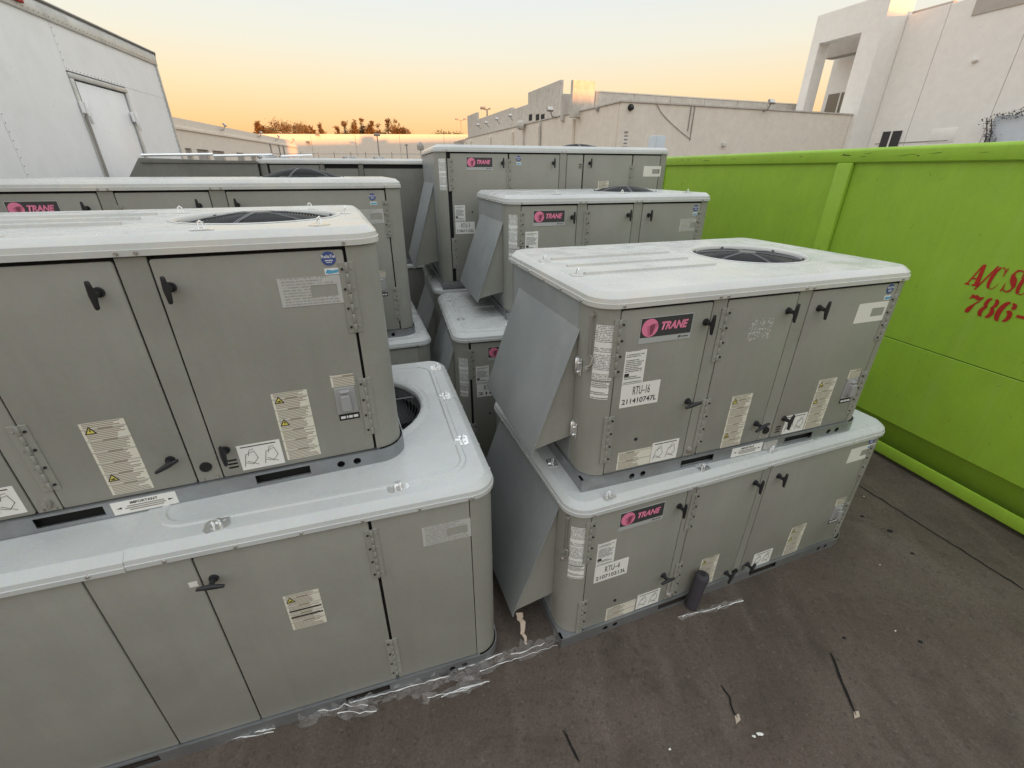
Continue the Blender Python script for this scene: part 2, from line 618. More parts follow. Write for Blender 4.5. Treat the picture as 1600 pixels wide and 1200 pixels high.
# ------------------------------------------------------------------ air conditioner pieces
RAD = 0.10          # corner radius of the cabinets


def handle(u, z, ang, par):
    def mk():
        b = MB()
        b.cyl((0, 0.002, 0), (0, -0.010, 0), 0.021, 0.018, 14)
        b.cyl((0, -0.008, 0), (0, -0.042, 0), 0.0125, 0.011, 12)
        loops = []
        for s in [-1, -0.92, -0.6, -0.25, 0, 0.25, 0.6, 0.92, 1]:
            hw = 0.0135 - 0.0055 * abs(s) if abs(s) < 0.95 else 0.004
            th = 0.0105 - 0.004 * abs(s)
            loops.append([(hw * cos(w), -0.046 - 0.004 * abs(s) + th * sin(w), 0.054 * s) for w in [2 * pi * k / 10 for k in range(10)]])
        b.loft(loops, True, True)
        return b.mesh('handle', smooth=50)
    part('handle', cached('handle', mk), 'black', par, (u, 0, z), (0, radians(ang), 0)).scale = (0.8, 0.9, 0.8)


def hinge(u, z0, z1, par, flip=1):
    h = z1 - z0

    def mk():
        b = MB()
        b.box(-0.026, -0.004, 0, -0.003, 0.001, h)
        b.box(0.003, -0.003, 0, 0.026, 0.001, h)
        n = 7
        for k in range(n):
            b.cyl((0, -0.004, h * k / n + 0.001), (0, -0.004, h * (k + 1) / n - 0.001), 0.0058, None, 8)
        return b.mesh('hinge', 0.0012, 1)

    def rv():
        b = MB()
        for k in range(4):
            z = h * (0.09 + 0.273 * k)
            b.cyl((-0.015 * flip, -0.002, z), (-0.015 * flip, -0.0085, z), 0.0052, 0.004, 8)
        return b.mesh('rivet', smooth=50)

    def rv2():
        b = MB()
        for k in range(4):
            z = h * (0.05 + 0.273 * k) + 0.012
            b.cyl((0.015 * flip, -0.002, z), (0.015 * flip, -0.007, z), 0.0048, 0.003, 8)
        return b.mesh('rivet', smooth=50)
    o = part('hinge', cached(('hinge', round(h, 3)), mk), 'cab', par, (u, 0, z0))
    part('rivets', cached(('rv', round(h, 3), flip), rv), 'black', o)['kind'] = 'stuff'
    part('rivets', cached(('rv2', round(h, 3), flip), rv2), 'cab', o)['kind'] = 'stuff'


def label_plate(name, u, z, w, h, mat, par, y=0.0, t=0.0014, loc=None, rot=(0, 0, 0)):
    me = cached(('lab', round(w, 4), round(h, 4), t), lambda: MB().box(0, -t, 0, w, 0.0008, h).mesh('label', smooth=0))
    return part(name, me, mat, par, loc or (u, y, z), rot)


def brand_plate(u, z, par, w=0.256, h=0.111):
    o = label_plate('brand_plate', u, z, w, h, 'platestrip', par, t=0.0022)
    part('dark_field', cached('pl_field', lambda: MB().box(0.004, -0.0030, 0.026, 0.252, -0.001, 0.108).mesh('f', smooth=0)), 'plate', o)
    part('emblem', cached('pl_disc', lambda: MB().prism([(0.047 + 0.039 * cos(w_), 0.0665 + 0.0385 * sin(w_)) for w_ in [2 * pi * k / 40 for k in range(40)]], -0.0038, -0.002, lambda a, b, c: (a, c, b)).mesh('d')), 'pink', o)

    def lines():
        b = MB()
        for k in range(12):
            zz = 0.081 - 0.0042 * k
            x0 = 0.030 + 0.0009 * k if k > 1 else 0.05
            x1 = 0.085 - 0.0030 * max(0, k - 1)
            b.box(x0, -0.0043, zz, x1, -0.0036, zz + 0.0013)
        b.prism([(0.045, 0.078), (0.070, 0.081), (0.062, 0.040), (0.050, 0.034)], -0.0044, -0.0036, lambda a, b_, c: (a, c, b_))
        return b.mesh('l', smooth=0)
    part('emblem_lines', cached('pl_lines', lines), 'pink2', o)
    part('lettering', text_mesh('TRANE', 0.132, 0.036, 0.28, 0.045), 'pink', o, (0.100, -0.0042, 0.052))
    part('maker_mark', text_mesh('IR', 0.014, 0.010, 0.3, 0.03), 'ink', o, (0.192, -0.0034, 0.009))
    label_plate('maker_mark', 0, 0, 0.034, 0.0035, 'ink', o, t=0.0012, loc=(0.210, -0.0018, 0.011))
    return o


def number_label(u, z, top, num, par, w=0.195, h=0.112):
    o = label_plate('number_label', u, z, w, h, 'paper_plain', par, t=0.0016)
    if top:
        part('lettering', text_mesh(top, w * 0.44, h * 0.36, 0.0, 0.0), 'ink', o, (w * 0.30, -0.0024, h * 0.52))
    if num:
        part('lettering', text_mesh(num, w * 0.90, h * 0.23, 0.0, 0.012), 'ink', o, (w * 0.05, -0.0024, h * 0.14))
    return o


def tri_sign(par, x, z, s, bolt=True):
    P = lambda a, b, c: (a, c, b)
    part('warning_triangle', cached(('tri1', s), lambda: MB().prism([(0, 0), (s, 0), (s / 2, s * 0.88)], -0.0024, -0.001, P).mesh('t', smooth=0)), 'ink', par, (x, 0, z))
    k = 0.13 * s
    part('warning_triangle', cached(('tri2', s), lambda: MB().prism([(k * 1.3, k * 0.75), (s - k * 1.3, k * 0.75), (s / 2, s * 0.88 - k * 1.5)], -0.0030, -0.001, P).mesh('t', smooth=0)), 'yellow', par, (x, 0, z))
    if bolt:
        g = [(0.54, 0.60), (0.42, 0.36), (0.52, 0.36), (0.45, 0.14), (0.62, 0.44), (0.52, 0.44), (0.60, 0.60)]
    else:
        g = [(0.30, 0.16), (0.72, 0.16), (0.60, 0.30), (0.68, 0.44), (0.50, 0.32), (0.36, 0.30)]
    part('warning_symbol', cached(('tri3', s, bolt), lambda: MB().prism([(a * s, b * s) for a, b in g], -0.0036, -0.001, P).mesh('t', smooth=0)), 'ink', par, (x, 0, z))


def warning_label(u, z, par, w=0.125, h=0.298, first=True):
    o = label_plate('warning_label', u, z, w, h, 'warn', par, t=0.0016)
    tri_sign(o, 0.006, h - 0.042, 0.034, first)
    tri_sign(o, 0.006, h * (0.53 if not first else 0.20), 0.034, not first)
    return o


def drawing_label(u, z, par, w=0.15, h=0.112):
    o = label_plate('instruction_label', u, z, w, h, 'paper_plain', par, t=0.0016)

    def mk():
        b = MB()
        rnd = random.Random(3)
        y = -0.0022
        for x0 in (0.06, 0.53):
            pts = [(x0 + 0.02, 0.15), (x0 + 0.10, 0.62), (x0 + 0.30, 0.72), (x0 + 0.36, 0.42), (x0 + 0.22, 0.2), (x0 + 0.05, 0.30)]
            b.tube([(a * w, y, c * h) for a, c in pts], 0.0009, 4)
            b.tube([((x0 + 0.1) * w, y, 0.35 * h), ((x0 + 0.34) * w, y, 0.15 * h)], 0.0009, 4)
            b.tube([((x0 + 0.15) * w, y, 0.55 * h), ((x0 + 0.2) * w, y, 0.78 * h), ((x0 + 0.3) * w, y, 0.8 * h)], 0.0008, 4)
        b.box(w * 0.08, y, h * 0.90, w * 0.9, y + 0.001, h * 0.935)
        return b.mesh('drawing', smooth=0)
    part('line_drawing', cached(('draw', w, h), mk), 'ink', o)
    return o


def foil_label(u, z, par, mat='foil', w=0.203, h=0.10):
    me = cached(('foil', w, h), lambda: MB().holed(rect(0, 0, w, h), [rect(w * 0.50, h * 0.27, w * 0.93, h * 0.70)], -0.0014, 0.0008, lambda a, b, c: (a, c, b)).mesh('foil', smooth=0))
    return part('foil_label', me, mat, par, (u, 0, z))


def round_sticker(u, z, par, s=1.0):
    o = part('round_sticker', cached(('rst', s), lambda: MB().prism(circle(0, 0, 0.024 * s, 28), -0.0016, 0.0008, lambda a, b, c: (a, c, b)).mesh('r')), 'blue', par, (u, 0, z))
    part('lettering', text_mesh('ReliaTel', 0.044 * s, 0.011 * s, 0.0, 0.02), 'white_ink', o, (-0.022 * s, -0.0024, 0.002 * s))
    label_plate('lettering', 0, 0, 0.026 * s, 0.003 * s, 'white_ink', o, t=0.001, loc=(-0.013 * s, -0.0015, -0.008 * s))
    label_plate('lettering', 0, 0, 0.018 * s, 0.002 * s, 'white_ink', o, t=0.001, loc=(-0.009 * s, -0.0015, -0.014 * s))
    q = part('blue_sticker', cached(('bst', s), lambda: MB().prism(rrect(-0.024 * s, -0.011 * s, 0.024 * s, 0.011 * s, 0.003 * s, 4), -0.0016, 0.0008, lambda a, b, c: (a, c, b)).mesh('r')), 'white_ink', par, (u + 0.004, 0, z - 0.044 * s))
    part('print_patch', cached(('bst2', s), lambda: MB().prism([(-0.022 * s, -0.005 * s), (-0.01 * s, -0.008 * s), (0.021 * s, -0.005 * s), (0.022 * s, 0.006 * s), (0.002 * s, 0.003 * s), (-0.015 * s, 0.007 * s)], -0.0022, 0.0, lambda a, b, c: (a, c, b)).mesh('r')), 'cyan', q)


def outlet_box(u, z, par, lab=True):
    def mk():
        b = MB()
        b.box(0, -0.006, 0, 0.078, 0.002, 0.116)
        return b.mesh('outlet', 0.002, 1)

    def mk2():
        b = MB()
        b.prism(rrect(0.014, 0.010, 0.064, 0.106, 0.012, 4), -0.012, -0.004, lambda a, c, w: (a, w, c))
        b.prism(rrect(0.020, 0.020, 0.056, 0.088, 0.009, 4), -0.030, -0.010, lambda a, c, w: (a, w, c))
        b.cyl((0.022, -0.016, 0.100), (0.056, -0.016, 0.100), 0.006, None, 8)
        return b.mesh('cover', 0.002, 1)
    o = part('outlet_box', cached('outlet', mk), 'outlet', par, (u, 0, z))
    part('cover', cached('outlet2', mk2), 'outlet', o)
    if lab:
        label_plate('outlet_label', u - 0.004, z + 0.121, 0.086, 0.05, 'warn', par)
        k = label_plate('outlet_label', u + 0.002, z - 0.031, 0.078, 0.027, 'gasket', par)
        for i, (a, w_) in enumerate(((0.006, 0.018), (0.028, 0.006), (0.037, 0.014), (0.055, 0.017))):
            label_plate('print_patch', 0, 0, w_, 0.011, 'white_ink', k, t=0.0008, loc=(a, -0.0018, 0.008))


def clip(par, x, y, z, rz=0.0):
    def mk():
        b = MB()
        ol = [(-0.034, -0.014), (-0.026, -0.026), (0.026, -0.026), (0.034, -0.014), (0.030, 0.02), (0.02, 0.026), (-0.02, 0.026), (-0.03, 0.02)]
        b.holed(ol, [circle(-0.018, 0.010, 0.005, 8), circle(0.018, 0.010, 0.005, 8), circle(-0.012, -0.014, 0.004, 8), circle(0.014, -0.014, 0.004, 8)], 0.0, 0.003, lambda a, c, w: (a, c, w))
        b.tube([(-0.008, 0.0, 0.002), (-0.008, -0.006, 0.022), (0.0, -0.009, 0.028), (0.008, -0.006, 0.022), (0.008, 0.0, 0.002)], 0.0032, 6)
        b.box(-0.006, 0.006, 0.002, 0.006, 0.022, 0.008)
        return b.mesh('lid_clip', smooth=40)
    o = part('lid_clip', cached('clip', mk), 'zinc', par, (x, y, z), (0, 0, rz))
    o.scale = (1.0, 1.0, 1.0)
    return o


def guard_mesh(R, dome=0.026):
    def mk():
        b = MB()
        n = 22
        prof = lambda r: dome * (1 - (r / R) ** 2) - 0.006
        for i in range(n):
            r = 0.045 + (R - 0.045) * i / (n - 1)
            b.tube([(r * cos(2 * pi * k / 44), r * sin(2 * pi * k / 44), prof(r)) for k in range(44)], 0.0021 if i < n - 1 else 0.004, 4, True)
        return b.mesh('fan_guard', smooth=60)
    return cached(('guard', round(R, 3), dome), mk)


def strut_mesh(R, dome):
    def mk():
        b = MB()
        prof = lambda r: dome * (1 - (r / R) ** 2) - 0.006
        for j in range(6):
            a = 2 * pi * (j + 0.25) / 6
            for d in (-0.005, 0.005):
                b.tube([(r * cos(a) - d * sin(a), r * sin(a) + d * cos(a), prof(r) + 0.003) for r in (0.04, R * 0.35, R * 0.7, R + 0.006)], 0.0032, 5)
            b.cyl(((R + 0.002) * cos(a), (R + 0.002) * sin(a), -0.006), ((R + 0.002) * cos(a), (R + 0.002) * sin(a), 0.010), 0.009, 0.006, 6)
        b.tube([(0, 0, prof(0.04) - 0.002), (0, 0, prof(0.04) + 0.006)], [0.050, 0.046], 18)
        return b.mesh('guard_strut', smooth=60)
    return cached(('strut', round(R, 3), dome), mk)


def fan(par, cx, cy, z, R, mat, dome=0.026):
    gd = part('fan_guard', guard_mesh(R, dome), 'wire', par, (cx, cy, z - (0.014 if dome < 0.04 else 0.002)))
    part('guard_strut', strut_mesh(R, dome), 'strut', gd)
    sh = part('fan_shroud', cached(('shroud', round(R, 3)), lambda: MB().loft([[(r * cos(w), r * sin(w), zz) for w in [2 * pi * k / 40 for k in range(40)]] for r, zz in ((R + 0.034, 0.001), (R + 0.026, 0.004), (R + 0.018, 0.001), (R + 0.012, -0.010), (R + 0.010, -0.03), (R + 0.010, -0.09))]).mesh('shroud', smooth=60)), mat, par, (cx, cy, z))
    f = part('fan_hub', cached(('hub', round(R, 3)), lambda: MB().cyl((0, 0, -0.17), (0, 0, -0.06), 0.06, 0.055, 20).cyl((0, 0, -0.3), (0, 0, -0.17), 0.085, 0.085, 20).mesh('hub', smooth=40)), 'blade', par, (cx, cy, z))

    def bl():
        b = MB()
        loops = []
        for i in range(5):
            r = 0.05 + (R - 0.065) * i / 4
            hw = 0.05 + 0.055 * i / 4
            tw = radians(32 - 14 * i / 4)
            top = [(r, s * hw * cos(tw), -0.11 + s * hw * sin(tw)) for s in (-1, -0.3, 0.3, 1)]
            bot = [(x, y, zz - 0.003) for x, y, zz in reversed(top)]
            loops.append(top + bot)
        b.loft(loops, True, True)
        return b.mesh('blade', smooth=50)
    me = cached(('bladem', round(R, 3)), bl)
    for k in range(4):
        part('fan_blade', me, 'blade', f, (0, 0, 0), (0, 0, k * pi / 2 + 0.4))
    part('fan_well', cached(('well', round(R, 3)), lambda: MB().loft([[(r * cos(w), r * sin(w), zz) for w in [2 * pi * k / 32 for k in range(32)]] for r, zz in ((R + 0.0105, -0.088), (R + 0.0105, -0.34), (0.02, -0.345))]).mesh('well', smooth=50)), 'gasket', par, (cx, cy, z))


def screw_mesh(ax):
    d = {'y': (0, -0.006, 0), 'l': (-0.006, 0, 0), 'r': (0.006, 0, 0)}[ax]
    return cached('screw' + ax, lambda: MB().cyl(tuple(-0.3 * c for c in d), d, 0.0072, 0.005, 8).mesh('screw', smooth=50))


def cabinet(name, label, x, y, yaw, zb, L, W, H, doors, mullions=(), fan_at=None, ribs=(), lid='lid', cab='cab', hood=None,
            lid_seam=None, ridge=None, base_l=0.0, pockets=None, holes=None, corner_r=RAD, ring=True):
    """one packaged rooftop air conditioner. local x = along the door side, y = depth, z = up from its base."""
    U = thing(name, label, 'air conditioner', (x, y, zb), radians(yaw), 'stacked rooftop air conditioning units')
    U['H'] = H
    r = corner_r
    BH = 0.066
    # --- base rail with fork pockets and round holes
    b = MB()
    P = lambda a, c, w: (a, w, c)
    pk = pockets if pockets is not None else [(0.535, 0.735), (1.205, 1.405)]
    hs = holes if holes is not None else [0.256, 0.317, L - 0.245, L - 0.182]
    g = 0.012
    b.holed([(base_l - g, 0), (L - r, 0), (L - r, BH), (base_l - g, BH)],
            [rect(a, 0.016, c, 0.056) for a, c in pk if c < L - r] + [circle(h, 0.031, 0.0155, 14) for h in hs if h < L - r], -g, -g + 0.004, P)
    b.box(base_l - g, -g + 0.004, BH - 0.004, L - r, 0.03, BH)                 # top flange
    arc = lambda rr: [(L - r + rr * sin(w), r - rr * cos(w)) for w in [0.5 * pi * k / 8 for k in range(9)]]
    o_, i_ = arc(r + g), arc(r + g - 0.004)
    b.prism(o_ + i_[::-1], 0, BH, lambda a, c, w: (a, c, w))
    b.box(L + g - 0.004, r, 0, L + g, W - 0.01, BH)
    b.box(base_l - g, W + g - 0.004, 0, L + g, W + g, BH)
    b.box(-g, -g + 0.004, 0, 0.0, W + g - 0.004, BH)
    b.box(0.0, 0.031, BH - 0.004, 0.03, W, BH)
    b.box(-g + 0.0005, -g + 0.0045, BH - 0.0045, r, r, BH - 0.0005)
    part('base_rail', b, 'galv', U, smooth=30)
    # --- dark inner frame that closes the joints between the panels
    b = MB()
    inner = [[(a, c, z_) for a, c in rrect(0.016, 0.016, L - 0.016, W - 0.016, r - 0.016, 6)] for z_ in (0.004, H + 0.004)]
    b.loft(inner, True, False)
    part('inner_frame', b, 'gasket', U)
    top = H - 0.004
    zb0 = BH + 0.002
    # --- corner posts
    def post(cx, cy, sx, sy, flat_x, flat_y):
        def quarter(rr):
            pts = [(cx + sx * (r + flat_x), cy + sy * (r - rr))]
            pts += [(cx + sx * (r - rr * sin(w)), cy + sy * (r - rr * cos(w))) for w in [0.5 * pi * k / 8 for k in range(9)]]
            pts += [(cx + sx * (r - rr), cy + sy * (r + flat_y))]
            return pts
        q = quarter(r) + quarter(r - 0.003)[::-1]
        part('corner_post', MB().prism(q, zb0, top, lambda a, c, w: (a, c, w)), cab, U, smooth=30)
    post(0, 0, 1, 1, 0.0, 0.055)
    post(L, 0, -1, 1, 0.012, 0.02)
    post(0, W, 1, -1, 0.0, 0.0)
    post(L, W, -1, -1, 0.0, 0.0)
    # --- end and back panels
    e = 0.004
    part('end_panel', MB().box(0, r + 0.055 + e, zb0, 0.012, W - r - e, top), 'hood', U, bev=0.002, seg=1)
    part('end_panel', MB().box(L - 0.012, r + 0.02 + e, zb0, L, W - r - e, top), cab, U, bev=0.002, seg=1)
    part('back_panel', MB().box(r + e, W - 0.012, zb0, L - r - e, W, top), cab, U, bev=0.002, seg=1)
    # --- doors and mullions on the front
    for d in doors:
        u0, u1 = d[0], d[1]
        tgap = 0.014 if len(d) < 3 else d[2]
        part('door' if len(d) < 4 else d[3], MB().prism(rrect(u0 + 0.003, zb0 + 0.002, u1 - 0.003, H - tgap, 0.008, 3), 0.0, 0.013, P), cab, U, bev=0.0022, seg=2)
    for u0, u1 in mullions:
        mo = part('mullion', MB().box(u0 + 0.002, 0.0012, zb0, u1 - 0.002, 0.013, top), cab, U, bev=0.0015, seg=1)
        for q in (u0 + 0.018, u1 - 0.018):
            part('screw', screw_mesh('y'), 'screw', U, (q, -0.012, H + 0.009))
            part('screw', screw_mesh('y'), 'screw', mo, (q, 0.001, zb0 + 0.012))
    # --- lid
    b = MB()
    prof = ((0.0, -0.0005), (0.0125, -0.0005), (0.0125, 0.018), (0.0095, 0.0195), (0.0085, 0.024), (0.006, 0.036), (-0.020, 0.057), (-0.028, 0.060))
    spans = [(0, L)] if not lid_seam else [(0, lid_seam), (lid_seam, L)]
    for si, (a0, a1) in enumerate(spans):
        l0 = a0 == 0
        l1 = a1 == L
        lift = 0.0 if si else (0.0 if len(spans) == 1 else -0.004)
        loops = []
        for off, zz in prof:
            x0 = a0 - off if l0 else a0 + 0.001
            x1 = a1 + off if l1 else a1 - 0.001
            rr = max(0.01, r + off)
            loops.append([(p, q, H + zz + lift) for p, q in rrect(x0, -off, x1, W + off, (rr if l0 else 0.001, rr if l1 else 0.001, rr if l1 else 0.001, rr if l0 else 0.001), 8)])
        b.loft(loops)
        tl = [(p, q) for p, q, _ in loops[-1]]
        hl = []
        if fan_at and a0 < fan_at[0] < a1:
            hl = [circle(fan_at[0], fan_at[1], fan_at[2] + 0.026, 40)]
        b.holed(tl, hl, H + 0.060 + lift, H + 0.056 + lift, lambda p, q, w: (p, q, w))
    T = H + 0.060
    for (u0, u1, v) in ribs:
        prof2 = [(-0.012, -0.001), (-0.009, 0.010), (0.009, 0.010), (0.012, -0.001)]
        b.prism([(v + p, T + q) for p, q in prof2], u0, u1, lambda p, q, w: (w, p, q))
    if fan_at and ring:
        cx, cy, R = fan_at[:3]
        b.loft([[(cx + rr * cos(w), cy + rr * sin(w), T + zz) for w in [2 * pi * k / 48 for k in range(48)]] for rr, zz in ((R + 0.022, -0.002), (R + 0.03, 0.006), (R + 0.05, 0.006), (R + 0.066, -0.001))])
    if ridge:
        x0, y0, x1, y1, rr = ridge
        lp = rrect(x0, y0, x1, y1, rr, 10)
        def off(d):
            return rrect(x0 - d, y0 - d, x1 + d, y1 + d, rr + d, 10)
        b.loft([[(p, q, T + zz) for p, q in off(d)] for d, zz in ((0.017, -0.001), (0.009, 0.006), (-0.009, 0.006), (-0.017, -0.001))])
    part('lid', b, lid, U, smooth=30)
    for k in range(int(W / 0.2)):
        part('screw', screw_mesh('l'), 'screw', U, (-0.012, 0.12 + 0.2 * k, H + 0.009))
        part('screw', screw_mesh('r'), 'screw', U, (L + 0.012, 0.16 + 0.2 * k, H + 0.009))
    for q in (r + 0.005, L - r - 0.015):
        part('screw', screw_mesh('y'), 'screw', U, (q, -0.012, H + 0.009))
    if fan_at:
        fan(U, fan_at[0], fan_at[1], T, fan_at[2], lid, *fan_at[3:])
    # --- intake hood on the left end
    if hood:
        v0, v1, zt, z1_, dep = hood
        hb = MB()
        pan = [(0.0, zt + 0.004), (-dep - 0.004, z1_ - 0.006), (-dep - 0.004, z1_ - 0.022), (-dep, z1_ - 0.022), (-dep + 0.004, z1_), (0.0, zt - 0.006)]
        hb.prism(pan, v0, v1, lambda a, c, w: (a, w, c))
        ho = part('intake_hood', hb, 'hood', U, bev=0.0012, seg=1, smooth=25)
        for vv in (v0 + 0.012, v1 - 0.016):
            part('hood_side', MB().prism([(-0.001, zt - 0.008), (-dep + 0.006, z1_ - 0.004), (-dep * 0.86, z1_ + 0.012), (-0.001, z1_ + 0.05)], vv, vv + 0.004, lambda a, c, w: (a, w, c)), cab, ho)
        part('mist_filter', MB().box(-dep * 0.8, v0 + 0.02, z1_ + 0.06, -0.004, v1 - 0.02, z1_ + 0.075), 'gasket', ho)
    return U


def lift_rod(U, z0, z1):
    b = MB()
    a = radians(62)
    cx, cy = RAD - (RAD + 0.008) * sin(a), RAD - (RAD + 0.008) * cos(a)
    b.cyl((cx + 0.008, cy + 0.006, z1), (cx - 0.010, cy - 0.006, z1), 0.013, 0.010, 10)
    b.tube([(cx - 0.006, cy - 0.004, z1), (cx - 0.006, cy - 0.004, z0 + 0.06), (cx + 0.006, cy - 0.012, z0 + 0.05), (cx + 0.004, cy - 0.014, z0 + 0.02), (cx - 0.014, cy - 0.002, z0)], 0.0055, 8)
    b.cyl((cx - 0.006, cy + 0.004, z0 - 0.004), (cx - 0.022, cy - 0.006, z0 - 0.004), 0.012, 0.009, 10)
    part('lift_rod', b, 'screw', U, smooth=50)


def curved_label(U, z0, z1, d0, d1, mat='paper_dense'):
    """label wrapped round the front left corner post; d0,d1 = angle from the end face (0) to the door face (90)"""
    b = MB()
    rr = RAD + 0.0012
    n = 8
    loops = []
    for k in range(n + 1):
        w = radians(d0 + (d1 - d0) * k / n)
        loops.append((RAD - rr * cos(w), RAD - rr * sin(w)))
    lo = [(RAD - (rr - 0.001) * cos(radians(d0 + (d1 - d0) * k / n)), RAD - (rr - 0.001) * sin(radians(d0 + (d1 - d0) * k / n))) for k in range(n + 1)]
    b.prism(loops + lo[::-1], 0, z1 - z0, lambda a, c, w: (a, c, w))
    part('spec_label', b, mat, U, (0, 0, z0), smooth=30)


def small_parts(U, mull_port=None, slot_at=None, hole_dot=None, cap=None):
    if mull_port:
        u, z = mull_port
        part('drain_port', cached('port', lambda: MB().cyl((0, 0.002, 0), (0, -0.010, 0), 0.020, 0.017, 14).cyl((0, -0.009, 0), (0, -0.016, 0), 0.011, 0.010, 6).mesh('port', smooth=40)), 'screw', U, (u, 0, z))
    if cap:
        part('black_cap', cached('bcap', lambda: MB().cyl((0, 0.003, 0), (0, -0.006, 0), 0.021, 0.019, 18).mesh('cap', smooth=40)), 'gasket', U, (cap[0], 0, cap[1]))
    if slot_at:
        b = MB()
        for k in range(3):
            b.prism(rrect(slot_at[0] - 0.017, slot_at[1] - 0.018 + 0.016 * k, slot_at[0] + 0.017, slot_at[1] - 0.011 + 0.016 * k, 0.003, 3), -0.0012, 0.002, lambda a, c, w: (a, w, c))
        part('vent_slot', b, 'gasket', U, smooth=0)
    if hole_dot:
        part('hole_plug', cached('hplug', lambda: MB().cyl((0, 0.002, 0), (0, -0.004, 0), 0.009, 0.008, 12).mesh('plug', smooth=40)), 'black', U, (hole_dot[0], 0, hole_dot[1]))


# ------------------------------------------------------------------ ground
g = MB()
g.add([(-900, -300, GZ), (900, -300, GZ), (900, 1500, GZ), (-900, 1500, GZ)], [(0, 1, 2, 3)])
ground = struct('ground', g, 'asphalt', smooth=0)


def crack(pts, w):
    b = MB()
    vs = []
    P_ = [on_ground(*p) for p in pts]
    for i, p in enumerate(P_):
        d = (P_[min(i + 1, len(P_) - 1)] - P_[max(i - 1, 0)]).normalized()
        nrm = Vector((-d.y, d.x, 0))
        ww = w * (0.25 if i in (0, len(P_) - 1) else random.uniform(0.7, 1.2))
        vs += [p + nrm * ww + Vector((0, 0, 0.004)), p - nrm * ww + Vector((0, 0, 0.004))]
    b.add(vs, [(2 * i, 2 * i + 1, 2 * i + 3, 2 * i + 2) for i in range(len(P_) - 1)])
    part('crack', b, 'crack', ground, smooth=0)


def wob(p, q, n, amp):
    return [(p[0] + (q[0] - p[0]) * k / n + random.uniform(-amp, amp), p[1] + (q[1] - p[1]) * k / n + random.uniform(-amp, amp)) for k in range(n + 1)]


crack(wob((1297, 1020), (1337, 1117), 8, 1.2), 0.0065)
crack(wob((880, 1142), (906, 1192), 6, 1.2), 0.005)
crack(wob((1128, 1070), (1152, 1122), 7, 2), 0.004)
crack(wob((1338, 756), (1600, 922), 26, 0.8), 0.006)
crack(wob((1600, 922), (1760, 1025), 10, 0.8), 0.006)



# ------------------------------------------------------------------ background buildings (frames turned 20 degrees)
YB = radians(20)
E20 = Vector((cos(YB), sin(YB), 0))
M20 = Vector((-sin(YB), cos(YB), 0))
_d = ray(972, 159)
C0 = CO + _d * ((5.34 - CAM_H) / _d.z)
C0 = Vector((C0.x, C0.y, GZ))


def bloc(px, py, axis, val):
    """pixel -> local point of the building frame, on the plane local x = val or local y = val"""
    n = E20 if axis == 'x' else M20
    p = hit(px, py, C0 + n * val, n) - C0
    return Vector((p.dot(E20), p.dot(M20), p.z))


ZR = 5.34 - GZ
strip0 = bloc(1340, 177, 'y', -0.3)
strip1 = bloc(1357, 222, 'y', -0.3)
XS0, XS1 = strip0.x, strip1.x
left_end = bloc(728, 209, 'x', 0.0).y

wh = thing('warehouse', 'long cream concrete warehouse with flat roof behind the dumpster', 'building', C0, YB)
# wall panels of the two faces, split by joints
npan = 1
for k in range(npan):
    a0, a1 = XS0 * k / npan, XS0 * (k + 1) / npan
    part('wall_panel', MB().box(a0 + 0.012, 0.0, 0, a1 - 0.012, 0.25, ZR), 'concrete', wh, bev=0.02, seg=1)
ys = [0.25, 5.2, 10.5, 16, 22, 29, 37, left_end]
for a0, a1 in zip(ys, ys[1:]):
    part('wall_panel', MB().box(0.0, a0 + 0.02, 0, 0.25, a1 - 0.02, ZR), 'concrete', wh, bev=0.02, seg=1)
    part('pilaster', MB().box(-0.18, a1 - 0.2, 0, -0.003, a1 + 0.2, ZR - 0.3), 'concrete', wh, bev=0.02, seg=1)
part('roof', MB().box(0.02, 0.02, ZR - 0.4, XS0, left_end, ZR - 0.25), 'concrete_grey', wh)
part('roof_edge', MB().box(-0.06, -0.06, ZR, XS0, 0.28, ZR + 0.07), 'concrete_grey', wh)
part('roof_edge', MB().box(-0.06, 0.28, ZR, 0.28, left_end, ZR + 0.07), 'concrete_grey', wh)
# raised parapets behind
SB = 5.0
p1, p2 = bloc(931, 146, 'y', SB), bloc(1284, 164, 'y', SB)
zp = (p1.z + p2.z) / 2
npp = 6
for k in range(npp):
    a0, a1 = p1.x + (XS0 + 1 - p1.x) * k / npp, p1.x + (XS0 + 1 - p1.x) * (k + 1) / npp
    part('parapet_panel', MB().box(a0 + 0.01, SB, ZR - 0.3, a1 - 0.01, SB + 0.25, zp), 'concrete_grey', wh, bev=0.02, seg=1)
part('roof_edge', MB().box(p1.x, SB - 0.03, zp, XS0 + 1, SB + 0.28, zp + 0.06), 'concrete', wh)
q0, q1 = bloc(896, 124, 'y', SB - 0.6), bloc(931, 125, 'y', SB - 0.6)
part('raised_panel', MB().box(q0.x, SB - 0.6, ZR - 0.3, q1.x, SB - 0.3, q0.z), 'concrete_grey', wh, bev=0.02, seg=1)
q2 = bloc(880, 146, 'y', SB + 1.5)
part('parapet_panel', MB().box(q2.x, SB + 1.5, ZR - 0.3, q1.x, SB + 1.8, q2.z), 'concrete_grey', wh, bev=0.02, seg=1)
part('roof_vent', MB().cyl((q2.x + 0.55, SB + 0.8, ZR), (q2.x + 0.55, SB + 0.8, q2.z + 0.35), 0.28, 0.22, 14), 'alu', wh)
XB = 2.0
